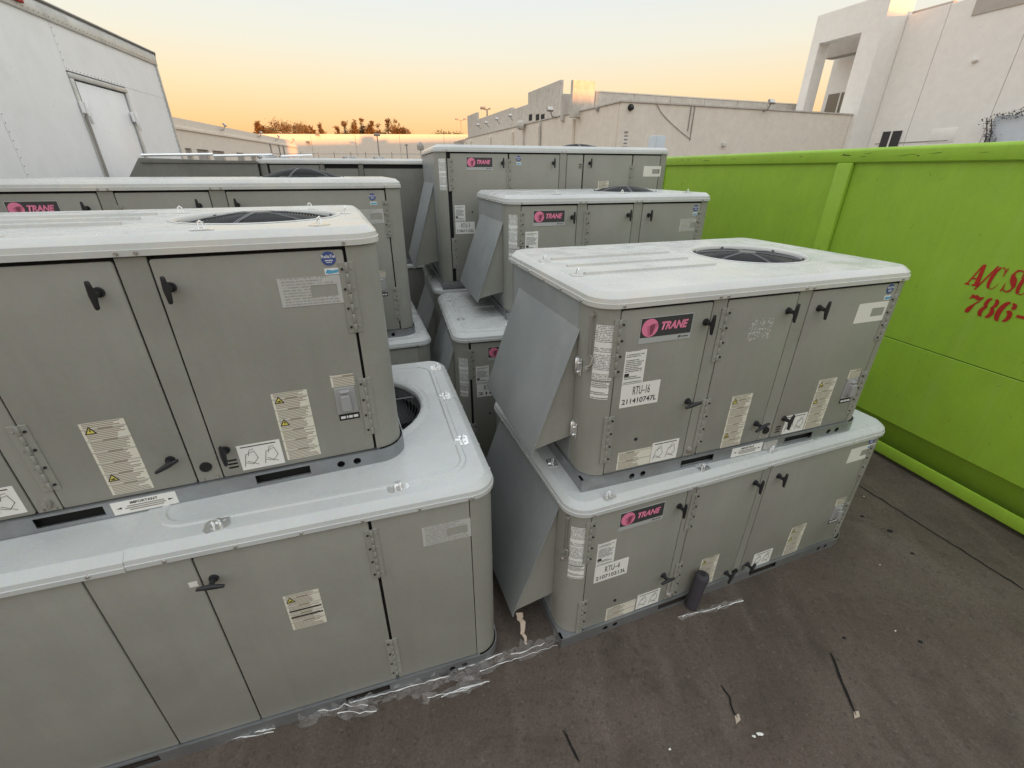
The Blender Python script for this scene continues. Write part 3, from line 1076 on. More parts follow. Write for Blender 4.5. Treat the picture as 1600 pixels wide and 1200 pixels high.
for (pa, pb, top) in (((825, 144), (876, 125), 876), ((800, 171), (825, 163), 825), ((745, 184), (800, 171), 800)):
    a, b_ = bloc(*pa, 'x', XB), bloc(*pb, 'x', XB)
    zt = (a.z + b_.z) / 2
    nn = 3 if top == 876 else 2
    for k in range(nn):
        y0 = b_.y + (a.y - b_.y) * k / nn
        y1 = b_.y + (a.y - b_.y) * (k + 1) / nn
        part('parapet_panel', MB().box(XB, y0 + 0.012, ZR - 0.3, XB + 0.25, y1 - 0.012, zt), 'concrete_grey', wh, bev=0.02, seg=1)
a = bloc(730, 181, 'x', XB)
b_ = bloc(745, 176, 'x', XB)
part('parapet_panel', MB().box(XB, b_.y + 0.02, ZR - 0.3, XB + 0.25, a.y, (a.z + b_.z) / 2), 'concrete_grey', wh)
for px in (945, 968):
    p = bloc(px, 146, 'y', SB + 3)
    part('roof_vent', MB().cyl((p.x, SB + 3, ZR), (p.x, SB + 3, zp + 0.32), 0.5, 0.42, 16), 'alu', wh)


def on_right_face(px, py):
    return bloc(px, py, 'y', -0.001)


def on_left_face(px, py):
    return bloc(px, py, 'x', -0.001)


# fittings on the warehouse
def floodlight(par, p, out, s=1.0):
    b = MB()
    o = Vector(out)
    b.tube([p, p + o * 0.25 * s + Vector((0, 0, 0.05)), p + o * 0.4 * s + Vector((0, 0, 0.35 * s))], 0.035 * s, 8)
    L_ = part('floodlight', b, 'pole', par, smooth=50)
    hd = MB().box(-0.20 * s, -0.06 * s, -0.13 * s, 0.20 * s, 0.06 * s, 0.13 * s)
    part('lamp_head', hd, 'pole', L_, p + o * 0.42 * s + Vector((0, 0, 0.42 * s)), (radians(-35), 0, 0), bev=0.02, seg=1)
    part('lamp_glass', MB().box(-0.17 * s, -0.075 * s, -0.10 * s, 0.17 * s, -0.064 * s, 0.10 * s), 'lamp_glass', L_, p + o * 0.42 * s + Vector((0, 0, 0.42 * s)), (radians(-35), 0, 0))


floodlight(wh, on_left_face(869, 184), (-1, 0, 0), 1.1)
floodlight(wh, on_right_face(1193, 174), (0, -1, 0), 1.0)
for px, py in ((803, 188), (782, 193), (765, 198), (752, 201)):
    floodlight(wh, on_left_face(px, py), (-1, 0, 0), 0.8)
p = on_right_face(985, 168)
part('dome_camera', MB().cyl(p, p + Vector((0, -0.12, 0)), 0.16, 0.14, 14).cyl(p + Vector((0, -0.12, -0.02)), p + Vector((0, -0.26, -0.06)), 0.12, 0.05, 14), 'black', wh, smooth=50)
p0, p1_ = on_right_face(972, 228), on_right_face(982, 211)
sg = part('wall_sign', MB().box(0, -0.03, 0, p1_.x - p0.x, 0, p1_.z - p0.z), 'paper_plain', wh, (p0.x, 0, p0.z))
for k in range(4):
    part('print_patch', MB().box(0.05, -0.036, 0.08 + k * 0.17, (p1_.x - p0.x) - 0.05, -0.028, 0.16 + k * 0.17), 'pole', sg)
for (pa, pb) in (((1080, 166), (1075, 205)), ((1086, 163), (1079, 219))):
    A_, B_ = on_right_face(*pa), on_right_face(*pb)
    part('conduit', MB().tube([A_ + Vector((0, -0.03, 0)), B_ + Vector((A_.x - B_.x, -0.03, 0))], 0.03, 6), 'pole', wh)
cab_pts = [on_right_face(1026 + t * 53, 163 + (218 - 163) * (t ** 0.72)) + Vector((0, -0.03, 0)) for t in [k / 10 for k in range(11)]]
part('loose_cable', MB().tube(cab_pts, 0.016, 5), 'pole', wh)
p = on_right_face(1130, 226)
part('wall_lamp', MB().box(-0.12, -0.15, -0.1, 0.12, 0, 0.1), 'lamp_glass', wh, p, bev=0.03)
for px, py in ((901, 180), (935, 171), (897, 201)):
    part('wall_fitting', MB().box(-0.15, -0.08, -0.08, 0, 0.08, 0.08), 'pole', wh, on_left_face(px, py), bev=0.02)
for px, py0, py1 in ((820, 195, 232), (846, 189, 232)):
    p = on_left_face(px, py0)
    part('downpipe', MB().tube([(-0.12, p.y, p.z), (-0.12, p.y, 0.1)], 0.06, 8), 'alu', wh)
p = on_left_face(820, 195)
part('dome_camera', MB().loft([[(-0.35 + r_ * cos(w), p.y + r_ * sin(w), p.z + z_) for w in [2 * pi * k / 12 for k in range(12)]] for r_, z_ in ((0.1, 0.25), (0.3, 0.2), (0.32, 0.0), (0.26, -0.25), (0.05, -0.36))], True, True), 'lamp_glass', wh, smooth=60)
for px in (829, 840, 848):
    p = bloc(px, 183, 'x', XB - 0.001)
    part('scupper', MB().box(XB - 0.02, p.y - 0.35, p.z - 0.25, XB + 0.1, p.y + 0.35, p.z + 0.2), 'dark', wh)

# --- tall white building on the right
wb = thing('office_building', 'tall white stucco building with open square portal frame on its corner', 'building', C0, YB)
pt0 = bloc(1431, 0, 'y', -0.3)
ptf = bloc(1277, 31, 'x', XS0)
ztop = (ptf.z + pt0.z + 0.35) / 2
yfar = ptf.y
op = [bloc(1281, 66, 'x', XS0), bloc(1378, 44, 'x', XS0), bloc(1336, 176, 'x', XS0), bloc(1256, 164, 'x', XS0)]
yo0 = (op[1].y + op[2].y) / 2
yo1 = (op[0].y + op[3].y) / 2
zo = (op[0].z + op[1].z) / 2
Qx = lambda a, c, w: (w, a, c)
part('portal_frame', MB().holed(rect(-0.3, 0, yfar, ztop), [rect(yo0, 3.0, yo1, zo)], XS0, XS0 + 0.9, Qx), 'stucco', wb, smooth=0)
# inner recess: a second frame, the wall and the window behind it
XI = XS0 + 2.2
i0, i1 = bloc(1294, 66, 'x', XI), bloc(1289, 90, 'x', XI)
j0 = bloc(1355, 77, 'x', XI)
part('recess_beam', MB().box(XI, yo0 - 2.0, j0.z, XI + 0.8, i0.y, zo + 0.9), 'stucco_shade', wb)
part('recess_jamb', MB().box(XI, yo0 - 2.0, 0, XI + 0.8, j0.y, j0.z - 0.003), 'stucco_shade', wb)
XW = XI + 1.2
k0 = bloc(1303, 95, 'x', XW)
part('back_wall', MB().box(XW, yo0 - 3.0, 0, XW + 6, k0.y, zo + 0.2), 'stucco', wb)
w0, w1 = bloc(1294, 153, 'x', XW - 0.01), bloc(1327, 175, 'x', XW - 0.01)
win = part('window', MB().box(XW - 0.05, w1.y, w1.z, XW - 0.002, w0.y, w0.z + 0.2), 'glass_pale', wb)
part('window_bar', MB().box(XW - 0.09, (w0.y + w1.y) / 2 - 0.05, w1.z, XW - 0.04, (w0.y + w1.y) / 2 + 0.05, w0.z + 0.2), 'stucco', win)
part('wall_lamp', MB().cyl(bloc(1338, 130, 'x', XI - 0.02) + Vector((0, 0, -0.1)), bloc(1338, 130, 'x', XI - 0.02) + Vector((0, 0, 0.12)), 0.16, 0.12, 12), 'lamp_glass', wb)
# strip and the long wall running towards the camera
wt = bloc(1447, 16, 'x', XS1)
part('pier', MB().box(XS0 + 0.003, -0.296, 0, XS1 + 0.3, 0.9, ztop - 0.002), 'stucco', wb)
seams = [-0.3]
for px, py in ((1420, 200), (1540, 200)):
    seams.append(bloc(px, py, 'x', XS1).y)
seams += [seams[-1] - 6, seams[-1] - 13]
for a0, a1 in zip(seams, seams[1:]):
    part('wall_panel', MB().box(XS1, a1 + 0.012, 0, XS1 + 0.3, a0 - 0.012, wt.z), 'stucco', wb, bev=0.015, seg=1)
part('roof', MB().box(XS1 + 0.3, seams[-1], wt.z - 0.6, XS1 + 20, 0, wt.z - 0.4), 'concrete_grey', wb)
n0, n1 = bloc(1518, 25, 'x', XS1 - 0.01), bloc(1600, 6, 'x', XS1 - 0.01)
part('recess_shade_panel', MB().box(XS1 - 0.05, n1.y - 2.5, n0.z, XS1 - 0.003, n0.y, wt.z - 0.05), 'stucco_shade', wb)  # flat darker slab; the shade of a recess is put into its colour
c0, c1 = bloc(1381, 206, 'x', XS1 - 0.01), bloc(1402, 229, 'x', XS1 - 0.01)
win = part('window', MB().box(XS1 - 0.06, c1.y, c1.z, XS1 - 0.002, c0.y, c0.z), 'glass', wb)
part('window_bar', MB().box(XS1 - 0.10, (c0.y + c1.y) / 2 - 0.04, c1.z, XS1 - 0.05, (c0.y + c1.y) / 2 + 0.04, c0.z), 'stucco', win)
l0, l1 = bloc(1357, 225, 'x', XS1 - 0.01), bloc(1480, 222, 'x', XS1 - 0.01)
part('ledge_line', MB().box(XS1 - 0.035, l1.y, l0.z - 0.03, XS1 - 0.002, l0.y - 0.4, l0.z + 0.01), 'pole', wb)
v0, v1 = bloc(1457, 202, 'x', XS1 - 0.01), bloc(1489, 222, 'x', XS1 - 0.01)
part('hatch', MB().box(XS1 - 0.02, v1.y, v1.z, XS1 - 0.002, v0.y, v0.z), 'stucco', wb, bev=0.006)
p = bloc(1524, 95, 'x', XS1 - 0.01)
part('wall_fitting', MB().box(-0.12, -0.12, -0.06, 0, 0.12, 0.06), 'lamp_glass', wb, p, bev=0.02)

# --- dry creeper and pale sheet standing against that wall
s0, s1 = bloc(1556, 182, 'x', XS1 - 0.5), bloc(1620, 225, 'x', XS1 - 0.5)
sh = MB().box(-0.04, s1.y - 1.0, 0, 0, s0.y, s0.z)
sho = tag(part('leaning_sheet', sh, 'sheet', None, C0 + E20 * (XS1 - 0.5), (0, 0, YB)), 'pale blue sheet standing against the white building wall', 'panel')
vb = MB()
rv = random.Random(5)
for k in range(420):
    t = rv.random()
    edge = rv.random() < 0.45
    if edge:
        c = bloc(1545 + rv.gauss(0, 6), 185 + 38 * t, 'x', XS1 - 0.7)
    else:
        c = bloc(1548 + 52 * t, 184 - 9 * t + rv.gauss(0, 3), 'x', XS1 - 0.7)
    sz = rv.uniform(0.03, 0.10)
    d1 = Vector((rv.uniform(-1, 1), rv.uniform(-1, 1), rv.uniform(-1, 1))).normalized() * sz
    d2 = Vector((rv.uniform(-1, 1), rv.uniform(-1, 1), rv.uniform(-1, 1))).normalized() * sz
    vb.add([c, c + d1, c + d1 + d2], [(0, 1, 2)])
cr = thing('creeper', 'dark dry creeper growing round the pale blue sheet', 'plant', C0, YB)
part('foliage', vb, 'vine', cr, smooth=0)
st = MB()
for px in (1542, 1549):
    b0, b1 = bloc(px, 186, 'x', XS1 - 0.65), bloc(px, 225, 'x', XS1 - 0.65)
    st.tube([(b1.x, b1.y, 0), b1 + Vector((0, 0.1, 0)), (b1 + b0) / 2, b0], 0.025, 6)
part('stem', st, 'trunk', cr)

# --- grey cabinet standing behind the dumpster
p0 = bloc(1022, 234, 'y', -4.0)
p1_ = bloc(1041, 212, 'y', -4.0)
uc = thing('utility_cabinet', 'pale grey metal cabinet standing in front of the cream warehouse', 'cabinet', C0 + E20 * p0.x + M20 * -4.0, YB)
w_ = p1_.x - p0.x
part('body', MB().box(0, 0, 0, w_, 0.5, p1_.z), 'sheet', uc, bev=0.02)
part('door', MB().box(0.06, -0.02, 0.1, w_ - 0.06, -0.002, p1_.z - 0.1), 'sheet', uc, bev=0.008)

# --- far warehouse across the yard
fy = 100.0
fz = at_y(560, 209.5, fy).z
fx0, fx1 = at_y(440, 210, fy).x, at_y(738, 214, fy).x
fb = thing('far_warehouse', 'long low pale warehouse at the far end below the tree line', 'building', (0, fy, GZ))
for k in range(7):
    a0, a1 = fx0 - 12 + (fx1 - fx0 + 24) * k / 7, fx0 - 12 + (fx1 - fx0 + 24) * (k + 1) / 7
    part('wall_panel', MB().box(a0 + 0.03, 0, 0, a1 - 0.03, 0.3, fz - GZ), 'concrete', fb)
part('roof', MB().box(fx0 - 12, 0.3, fz - GZ - 0.5, fx1 + 12, 25, fz - GZ - 0.3), 'concrete_grey', fb)
for px, py in ((497, 210), (482, 222)):
    p = at_y(px, py, fy)
    part('wall_fitting', MB().box(p.x - 0.3, -0.4, p.z - GZ - 0.2, p.x + 0.3, -0.003, p.z - GZ + 0.2), 'pole', fb)

# --- left warehouse with dock doors
d0 = ray(277, 184)
A0 = CO + d0 * (4.5 / d0.z)
d1 = ray(462, 221)
A1 = CO + d1 * (4.5 / d1.z)
A0.z = A1.z = GZ
dv = (A1 - A0)
LL = dv.length
dv.normalize()
ang = math.atan2(dv.y, dv.x)
lw = thing('dock_warehouse', 'low cream warehouse with a row of dock doors beyond the white truck', 'building', A0, ang)
HL = 4.5 + CAM_H - GZ


def lloc(px, py):
    n = Vector((dv.y, -dv.x, 0))
    p = hit(px, py, A0, n) - A0
    return p.dot(dv), p.z


DH = lloc(310, 233)[1]
part('upper_wall', MB().box(-14, 0, DH, LL, 0.3, HL), 'concrete', lw)
part('roof', MB().box(-14, 0.3, HL - 0.5, LL, 14, HL - 0.3), 'concrete_grey', lw)
part('cornice', MB().box(-14, -0.15, HL - 1.0, LL, -0.003, HL - 0.8), 'concrete', lw)
edges = [-14]
doors_px = [(290, 300), (308, 326), (332, 350), (369, 380), (390, 398), (412, 421), (434, 441), (447, 453)]
for a, b_ in doors_px:
    u0, u1 = lloc(a, 236)[0], lloc(b_, 236)[0]
    part('wall_pier', MB().box(edges[-1], 0, 0, u0, 0.3, DH - 0.003), 'concrete', lw)
    dk = part('dock_door', MB().box(u0 + 0.003, 0.26, 0, u1 - 0.003, 0.32, DH - 0.01), 'door_grey', lw)
    for k in range(7):
        part('door_slat', MB().box(u0 + 0.02, 0.24, 0.05 + 0.62 * k, u1 - 0.02, 0.262, 0.62 + 0.62 * k), 'door_grey', dk)
    edges.append(u1)
part('wall_pier', MB().box(edges[-1], 0, 0, LL, 0.3, DH - 0.003), 'concrete', lw)
part('end_wall', MB().box(LL - 0.3, 0.303, 0, LL, 14, HL - 0.003), 'concrete', lw)
for px in (344, 402, 430, 454):
    u, z = lloc(px, 184 + (px - 277) * 0.2 + 3)
    floodlight(lw, Vector((u, -0.02, HL - 0.4)), (0, -1, 0), 1.3)
for px in (421, 434, 441):
    u, z = lloc(px, 225)
    part('downpipe', MB().tube([(u, -0.1, HL - 1), (u, -0.1, 0.2)], 0.08, 6), 'pole', lw)

# --- unseen blocks added behind the camera, stepped to shape the low sun's shadow
PERP = Vector((0.80, 0.60, 0))
S2 = Vector((0.60, -0.80, 0))
bk = thing('sun_blocker', 'unseen stepped concrete block added behind the camera to shade the yard', 'building', (0, 0, GZ), math.atan2(PERP.y, PERP.x))
for lat0, lat1, hh in ((-70, 20.1, 13.35), (20.1, 22.6, 8.95), (22.6, 75, 12.95)):
    part('shade_block', MB().box(lat0, -72, 0, lat1 - 0.004, -60, hh), 'concrete', bk)

# --- fence, lamp posts
fe = thing('chain_fence', 'thin wire fence crossing the yard before the far warehouse', 'fence', (0, 70, GZ))
fp = [at_y(px, 240, 70).x for px in (470, 497, 522, 548, 571, 592, 612, 636, 660)]
ft_ = at_y(560, 240.5, 70).z - GZ
for x_ in fp:
    part('post', MB().cyl((x_, 0, 0), (x_, 0, ft_ + 0.25), 0.05, None, 8), 'pole', fe)
for zz in (ft_, ft_ * 0.5, 0.1):
    part('wire', MB().tube([(fp[0] - 6, 0, zz), (fp[-1] + 6, 0, zz)], 0.03, 5), 'pole', fe)


def lamp_post(px, pyt, Y, label, heads, cat='street lamp'):
    p = at_y(px, pyt, Y)
    o = thing('lamp_post', label, cat, (p.x, Y, GZ), 0)
    h = p.z - GZ
    part('pole', MB().cyl((0, 0, 0), (0, 0, h), 0.12, 0.08, 10), 'pole', o, smooth=50)
    for dx, s in heads:
        if dx:
            part('arm', MB().tube([(0, 0, h - 0.15), (dx, 0, h)], 0.05, 6), 'pole', o)
        part('lamp_head', MB().box(dx - 0.45 * s, -0.3 * s, h - 0.05, dx + 0.45 * s, 0.3 * s, h + 0.3 * s), 'pole', o, bev=0.05)
    return o


lamp_post(589, 212, 72, 'single lamp post standing before the far warehouse wall', [(0, 0.9)])
lamp_post(720, 187, 112, 'lamp post with two lamp heads beyond the far warehouse', [(-0.9, 0.8), (0.9, 0.8)])
lamp_post(761, 170, 62, 'tall lamp post with a tilted floodlight behind the cream warehouse', [(-0.5, 0.7), (0.3, 0.3)])
lamp_post(635, 227, 75, 'short lamp post with a round head in the far yard', [(0, 0.5)])
for px, w_ in ((657, 9),):
    p = at_y(px, 229, 76)
    um = thing('parasol', 'small closed canopy standing in the far yard', 'canopy', (p.x, 76, GZ))
    part('pole', MB().cyl((0, 0, 0), (0, 0, p.z - GZ), 0.06, None, 8), 'pole', um)
    part('canopy', MB().loft([[(r_ * cos(w), r_ * sin(w), p.z - GZ + z_) for w in [2 * pi * k / 10 for k in range(10)]] for r_, z_ in ((0.5, -0.5), (0.55, 0.1), (0.25, 0.5), (0.03, 0.65))], True, True), 'pole', um, smooth=50)


# --- trees beyond the far warehouse
def tree(name, label, px, pyt, Y, kind, width, seed, mat='leaf', group=None):
    rnd = random.Random(seed)
    top = at_y(px, pyt, Y)
    o = thing(name, label, 'tree', (top.x, Y, GZ), 0, group)
    H_ = top.z - GZ
    tk = MB()
    lv = MB()

    def leaf(c, s, nrm=None):
        d1_ = Vector((rnd.uniform(-1, 1), rnd.uniform(-1, 1), rnd.uniform(-0.4, 1))).normalized() * s
        d2_ = Vector((rnd.uniform(-1, 1), rnd.uniform(-1, 1), rnd.uniform(-0.6, 0.6))).normalized() * s * 0.45
        lv.add([c - d2_ * 0.5, c + d1_, c + d2_ * 0.5], [(0, 1, 2)])
    if kind == 'feather':
        n = rnd.randint(2, 4)
        for k in range(n):
            x0 = rnd.uniform(-width, width) * 0.35
            lean = rnd.uniform(-0.08, 0.08)
            hh = H_ * (1 if k == 0 else rnd.uniform(0.72, 0.98))
            if k == 0:
                x0 *= 0.3
            tk.tube([(x0 * 0.3, 0, 0), (x0, 0, hh * 0.4), (x0 + lean * hh * 0.5, 0, hh * 0.98)], [0.28, 0.18, 0.03], 6)
            for i in range(40):
                t = rnd.uniform(0.25, 1.0)
                c = Vector((x0 + lean * hh * max(0, t - 0.4), 0, hh * t))
                a = rnd.uniform(0, 2 * pi)
                ln = (1.02 - t) * width * 0.75 + 0.35
                d_ = Vector((cos(a), sin(a), rnd.uniform(0.5, 1.3)))
                e_ = c + d_ * ln
                tk.tube([c, e_], [0.04, 0.012], 4, caps=False)
                for j in range(22):
                    u = rnd.random()
                    leaf(c + (e_ - c) * u + Vector((rnd.gauss(0, .16), rnd.gauss(0, .16), rnd.gauss(0, .16))), rnd.uniform(0.35, 0.8))
    else:
        tk.tube([(0, 0, 0), (0.1, 0, H_ * 0.35), (0, 0, H_ * 0.6)], [0.4, 0.3, 0.15], 7)
        for i in range(34):
            a = rnd.uniform(0, 2 * pi)
            rr = width * math.sqrt(rnd.random())
            zz = H_ * 0.55 + (H_ * 0.43) * math.sqrt(max(0, 1 - (rr / width) ** 2)) * rnd.uniform(0.55, 1.0)
            c = Vector((rr * cos(a), rr * sin(a) * 0.7, zz))
            tk.tube([(0, 0, H_ * 0.5), (c.x * 0.5, c.y * 0.5, H_ * 0.6), c], [0.12, 0.07, 0.02], 4, caps=False)
            for j in range(110):
                leaf(c + Vector((rnd.gauss(0, .75), rnd.gauss(0, .6), rnd.gauss(0, .42))), rnd.uniform(0.25, 0.6))
    part('trunk', tk, 'trunk', o)
    part('crown', lv, mat, o, smooth=0)
    return o


tree('broad_tree', 'broad rounded tree rising over the far warehouse roof', 445, 186, 128, 'round', 7.0, 11)
GT = 'feathery trees beyond the far warehouse'
FL = 'feathery upright tree in the line beyond the far warehouse'
for i, (px, py, w_) in enumerate(((400, 190, 2.2), (410, 197, 1.6), (478, 196, 1.6), (487, 199, 1.6), (499, 195, 2.2), (534, 188, 3.2), (548, 195, 2.6), (555, 190, 3.0), (564, 189, 2.6), (580, 192, 2.6), (588, 196, 2.2), (604, 188, 3.4), (613, 193, 3.0), (621, 191, 2.8), (633, 200, 2.6), (640, 203, 2.0))):
    tree('feathery_tree', FL, px, py, 130 + (i % 3) * 3, 'feather', w_, 20 + i, group=GT)
for i, (px, py, w_) in enumerate(((420, 198, 3.0), (468, 197, 3.2), (545, 199, 3.6), (572, 199, 3.6), (596, 199, 3.6), (628, 202, 3.4))):
    tree('round_tree', 'low rounded tree filling the gaps between the feathery trees', px, py, 136, 'round', w_, 70 + i, group='rounded trees beyond the far warehouse')
tree('low_tree', 'low green tree between the far warehouse and the cream warehouse', 692, 205, 120, 'round', 4.0, 41, 'leaf_green')
tree('low_tree', 'low green tree beside the two headed lamp post', 714, 206, 121, 'round', 2.6, 43, 'leaf_green')


# ------------------------------------------------------------------ white truck box
TR = Vector((-5.302, 7.944, GZ))
TA = math.atan2(0.97743, -0.21124)
tr = thing('box_truck', 'white box truck body with a side door parked behind the stacked units', 'truck', TR, TA)
zt, zbm = 3.79 - GZ, 0.95
xs = [-6.9, -5.85, -4.65, -3.45, -2.25]
for a0, a1 in zip(xs, xs[1:]):
    part('side_panel', MB().box(a0 + 0.003, 0.0, zbm, a1 - 0.003, 0.03, zt - 0.15), 'truck', tr, bev=0.0015, seg=1)
part('side_panel', MB().box(-2.248, 0, 3.14 - GZ + 0.06, -1.30, 0.03, zt - 0.15), 'truck', tr, bev=0.0015, seg=1)
part('side_panel', MB().box(-1.298, 0.0, 3.14 - GZ + 0.06, -0.05, 0.03, zt - 0.15), 'truck', tr, bev=0.0015, seg=1)
part('side_panel', MB().box(-1.112, 0.0, zbm, -0.05, 0.03, 3.14 - GZ + 0.058), 'truck', tr, bev=0.0015, seg=1)
part('inner_wall', MB().box(-6.86, 0.034, zbm, -0.06, 0.05, zt - 0.17), 'gasket', tr)
rvb = MB()
for s in (-4.65, -3.45, -2.25):
    z0_ = zbm + 0.1 if s < -2.3 else 3.2
    k = 0
    while z0_ + k * 0.07 < zt - 0.18:
        rvb.cyl((s + 0.02, 0.002, z0_ + k * 0.07), (s + 0.02, -0.004, z0_ + k * 0.07), 0.006, 0.004, 6)
        k += 1
for k in range(96):
    rvb.cyl((-6.8 + k * 0.07, -0.016, zt - 0.135), (-6.8 + k * 0.07, -0.024, zt - 0.135), 0.006, 0.004, 6)
for k in range(17):
    rvb.cyl((-2.2 + k * 0.066, 0.002, 3.14 - GZ + 0.075), (-2.2 + k * 0.066, -0.004, 3.14 - GZ + 0.075), 0.006, 0.004, 6)
for k in range(40):
    rvb.cyl((-0.07, 0.002, 1.1 + k * 0.066), (-0.07, -0.004, 1.1 + k * 0.066), 0.006, 0.004, 6)
part('rivets', rvb, 'pole', tr, smooth=50)['kind'] = 'stuff'
tb = MB()
tb.prism([(-0.02, zt - 0.17), (-0.02, zt - 0.06), (0.0, zt - 0.01), (0.05, zt), (0.12, zt), (0.12, zt - 0.17)], -6.9, 0.0, lambda a, c, w: (w, a, c))
part('top_rail', tb, 'alu', tr, bev=0.006)
part('top_rail', MB().tube([(-6.9, -0.012, zt - 0.012), (0.02, -0.012, zt - 0.012), (0.09, 0.03, zt - 0.05), (0.12, 0.05, zt - 0.16)], 0.016, 6), 'pole', tr, smooth=50)
arc_ = [(0.05 - 0.10 + 0.16 * sin(w), 0.14 - 0.16 * cos(w)) for w in [0.5 * pi * k / 8 for k in range(9)]]
arc_i = [(0.05 - 0.10 + 0.13 * sin(w), 0.14 - 0.13 * cos(w)) for w in [0.5 * pi * k / 8 for k in range(9)]]
part('corner_post', MB().prism(arc_ + arc_i[::-1], zbm, zt - 0.10, lambda a, c, w: (a, c, w)), 'alu', tr, smooth=40)
part('front_wall', MB().box(0.08, 0.14, zbm, 0.11, 2.3, zt - 0.05), 'truck', tr)
part('rear_wall', MB().box(-6.9, 0.03, zbm, -6.87, 2.4, zt - 0.02), 'truck', tr)
part('far_side', MB().box(-6.9, 2.41, zbm, 0.05, 2.44, zt - 0.02), 'truck', tr)
part('roof', MB().box(-6.9, 0.12, zt - 0.05, 0.08, 2.44, zt - 0.02), 'truck', tr)
part('floor', MB().box(-6.9, 0.03, zbm - 0.12, 0.05, 2.44, zbm - 0.003), 'pole', tr)
# side door
zd = 3.13 - GZ
dr = part('side_door', MB().box(-2.16, 0.006, zbm + 0.03, -1.185, 0.0235, zd - 0.012), 'truck', tr, bev=0.004)
for (a0, a1, c0_, c1_) in ((-2.245, -2.185, zbm, zd), (-1.165, -1.115, zbm, zd)):
    part('door_frame', MB().box(a0, -0.012, c0_, a1, 0.04, c1_), 'alu', tr, bev=0.004)
part('door_frame', MB().box(-2.245, -0.014, zd + 0.002, -1.115, 0.04, zd + 0.055), 'alu', tr, bev=0.006)
part('door_gap', MB().box(-2.184, 0.024, zbm, -1.166, 0.033, zd), 'gasket', tr)
for hx in (-2.19, -1.16):
    for hz in (2.86, 1.5):
        hg = MB()
        hg.box(hx - 0.07, -0.03, hz - 0.06, hx + 0.09, -0.012, hz + 0.05)
        hg.box(hx - 0.02, -0.05, hz - 0.09, hx + 0.03, -0.03, hz + 0.06)
        hg.cyl((hx, -0.045, hz - 0.16), (hx, -0.045, hz + 0.06), 0.014, None, 8)
        part('door_hinge', hg, 'truck', dr, (0, 0, GZ * -1), bev=0.004, seg=1)
part('latch_rod', MB().cyl((-2.235, -0.03, zbm + 0.1), (-2.235, -0.03, zd - 0.35), 0.013, None, 8), 'pole', dr)
part('door_seal', MB().box(-2.184, -0.006, zbm, -2.166, 0.03, zd - 0.02), 'gasket', dr)
part('marker_lamp', MB().box(-2.72, -0.045, zt - 0.12, -2.60, -0.02, zt - 0.075), 'red', tr, bev=0.005)
for x_ in (-5.6, -1.3):
    for y_ in (0.25, 2.15):
        w_o = part('wheel', MB().tube([(x_, y_ - 0.14, 0.48), (x_, y_ - 0.12, 0.48), (x_, y_ + 0.12, 0.48), (x_, y_ + 0.14, 0.48)], [0.42, 0.48, 0.48, 0.42], 24), 'black', tr, smooth=40)
        part('rim', MB().cyl((x_, y_ - 0.15, 0.48), (x_, y_ + 0.15, 0.48), 0.26, None, 20), 'alu', w_o, smooth=40)
part('chassis', MB().box(-6.7, 0.7, 0.5, 0.1, 0.8, zbm - 0.123).box(-6.7, 1.7, 0.5, 0.1, 1.8, zbm - 0.123).cyl((-5.6, 0.3, 0.48), (-5.6, 2.1, 0.48), 0.07).cyl((-1.3, 0.3, 0.48), (-1.3, 2.1, 0.48), 0.07), 'black', tr)


# ------------------------------------------------------------------ green dumpster
DU = Vector((3.413, 2.686, GZ))
DA = math.atan2(-0.9664, 0.2572)
du = thing('dumpster', 'lime green open top steel dumpster with red stencilled lettering on its side', 'dumpster', DU, DA)
X0, X1, WD = -5.3, 2.0, 2.35
g0 = -GZ
seam = 0.965 + g0
part('side_plate', MB().box(X0, 0.0, seam + 0.006, X1, 0.012, 2.30 + g0), 'green', du, bev=0.002, seg=1)
part('side_plate', MB().box(X0, -0.004, 0.29 + g0, X1, 0.010, seam), 'green', du, bev=0.002, seg=1)
part('weld_seam', MB().box(X0, 0.006, seam - 0.01, X1, 0.014, seam + 0.016), 'scratch', du)
rb = MB().prism([(-0.030, 2.302 + g0), (-0.030, 2.392 + g0), (-0.012, 2.412 + g0), (0.05, 2.412 + g0), (0.05, 2.302 + g0)], X0 - 0.03, X1 + 0.03, lambda a, c, w: (w, a, c))
part('top_rail', rb, 'green', du, bev=0.008)
for a0 in (-1.80, -4.75, 0.95):
    part('rib', MB().box(a0, -0.042, 0.30 + g0, a0 + 0.15, -0.002, 2.300 + g0), 'green', du, bev=0.012)
part('underframe', MB().prism([(0.011, 0.289 + g0), (0.16, 0.02), (0.175, 0.02), (0.03, 0.289 + g0)], X0, X1, lambda p_, q_, w: (w, p_, q_)), 'green', du, smooth=0)
part('bottom_rail', MB().box(X0, -0.004, -0.012 + g0, X1, 0.014, 0.085 + g0), 'green', du, bev=0.003)
part('far_side', MB().box(X0, WD, 0.02, X1, WD + 0.012, 2.41 + g0), 'green', du)
part('end_plate', MB().box(X0, 0.013, 0.05, X0 + 0.012, WD - 0.003, 2.40 + g0), 'green', du)
part('end_plate', MB().box(X1 - 0.012, 0.013, 0.05, X1, WD - 0.003, 2.40 + g0), 'green', du)
part('floor', MB().box(X0 + 0.013, 0.2, 0.33, X1 - 0.013, WD - 0.003, 0.35), 'green', du)
for x_ in (X0 + 0.5, X1 - 0.6):
    part('skid', MB().box(x_, 0.5, 0.0, x_ + 0.2, WD - 0.2, 0.18), 'green', du)


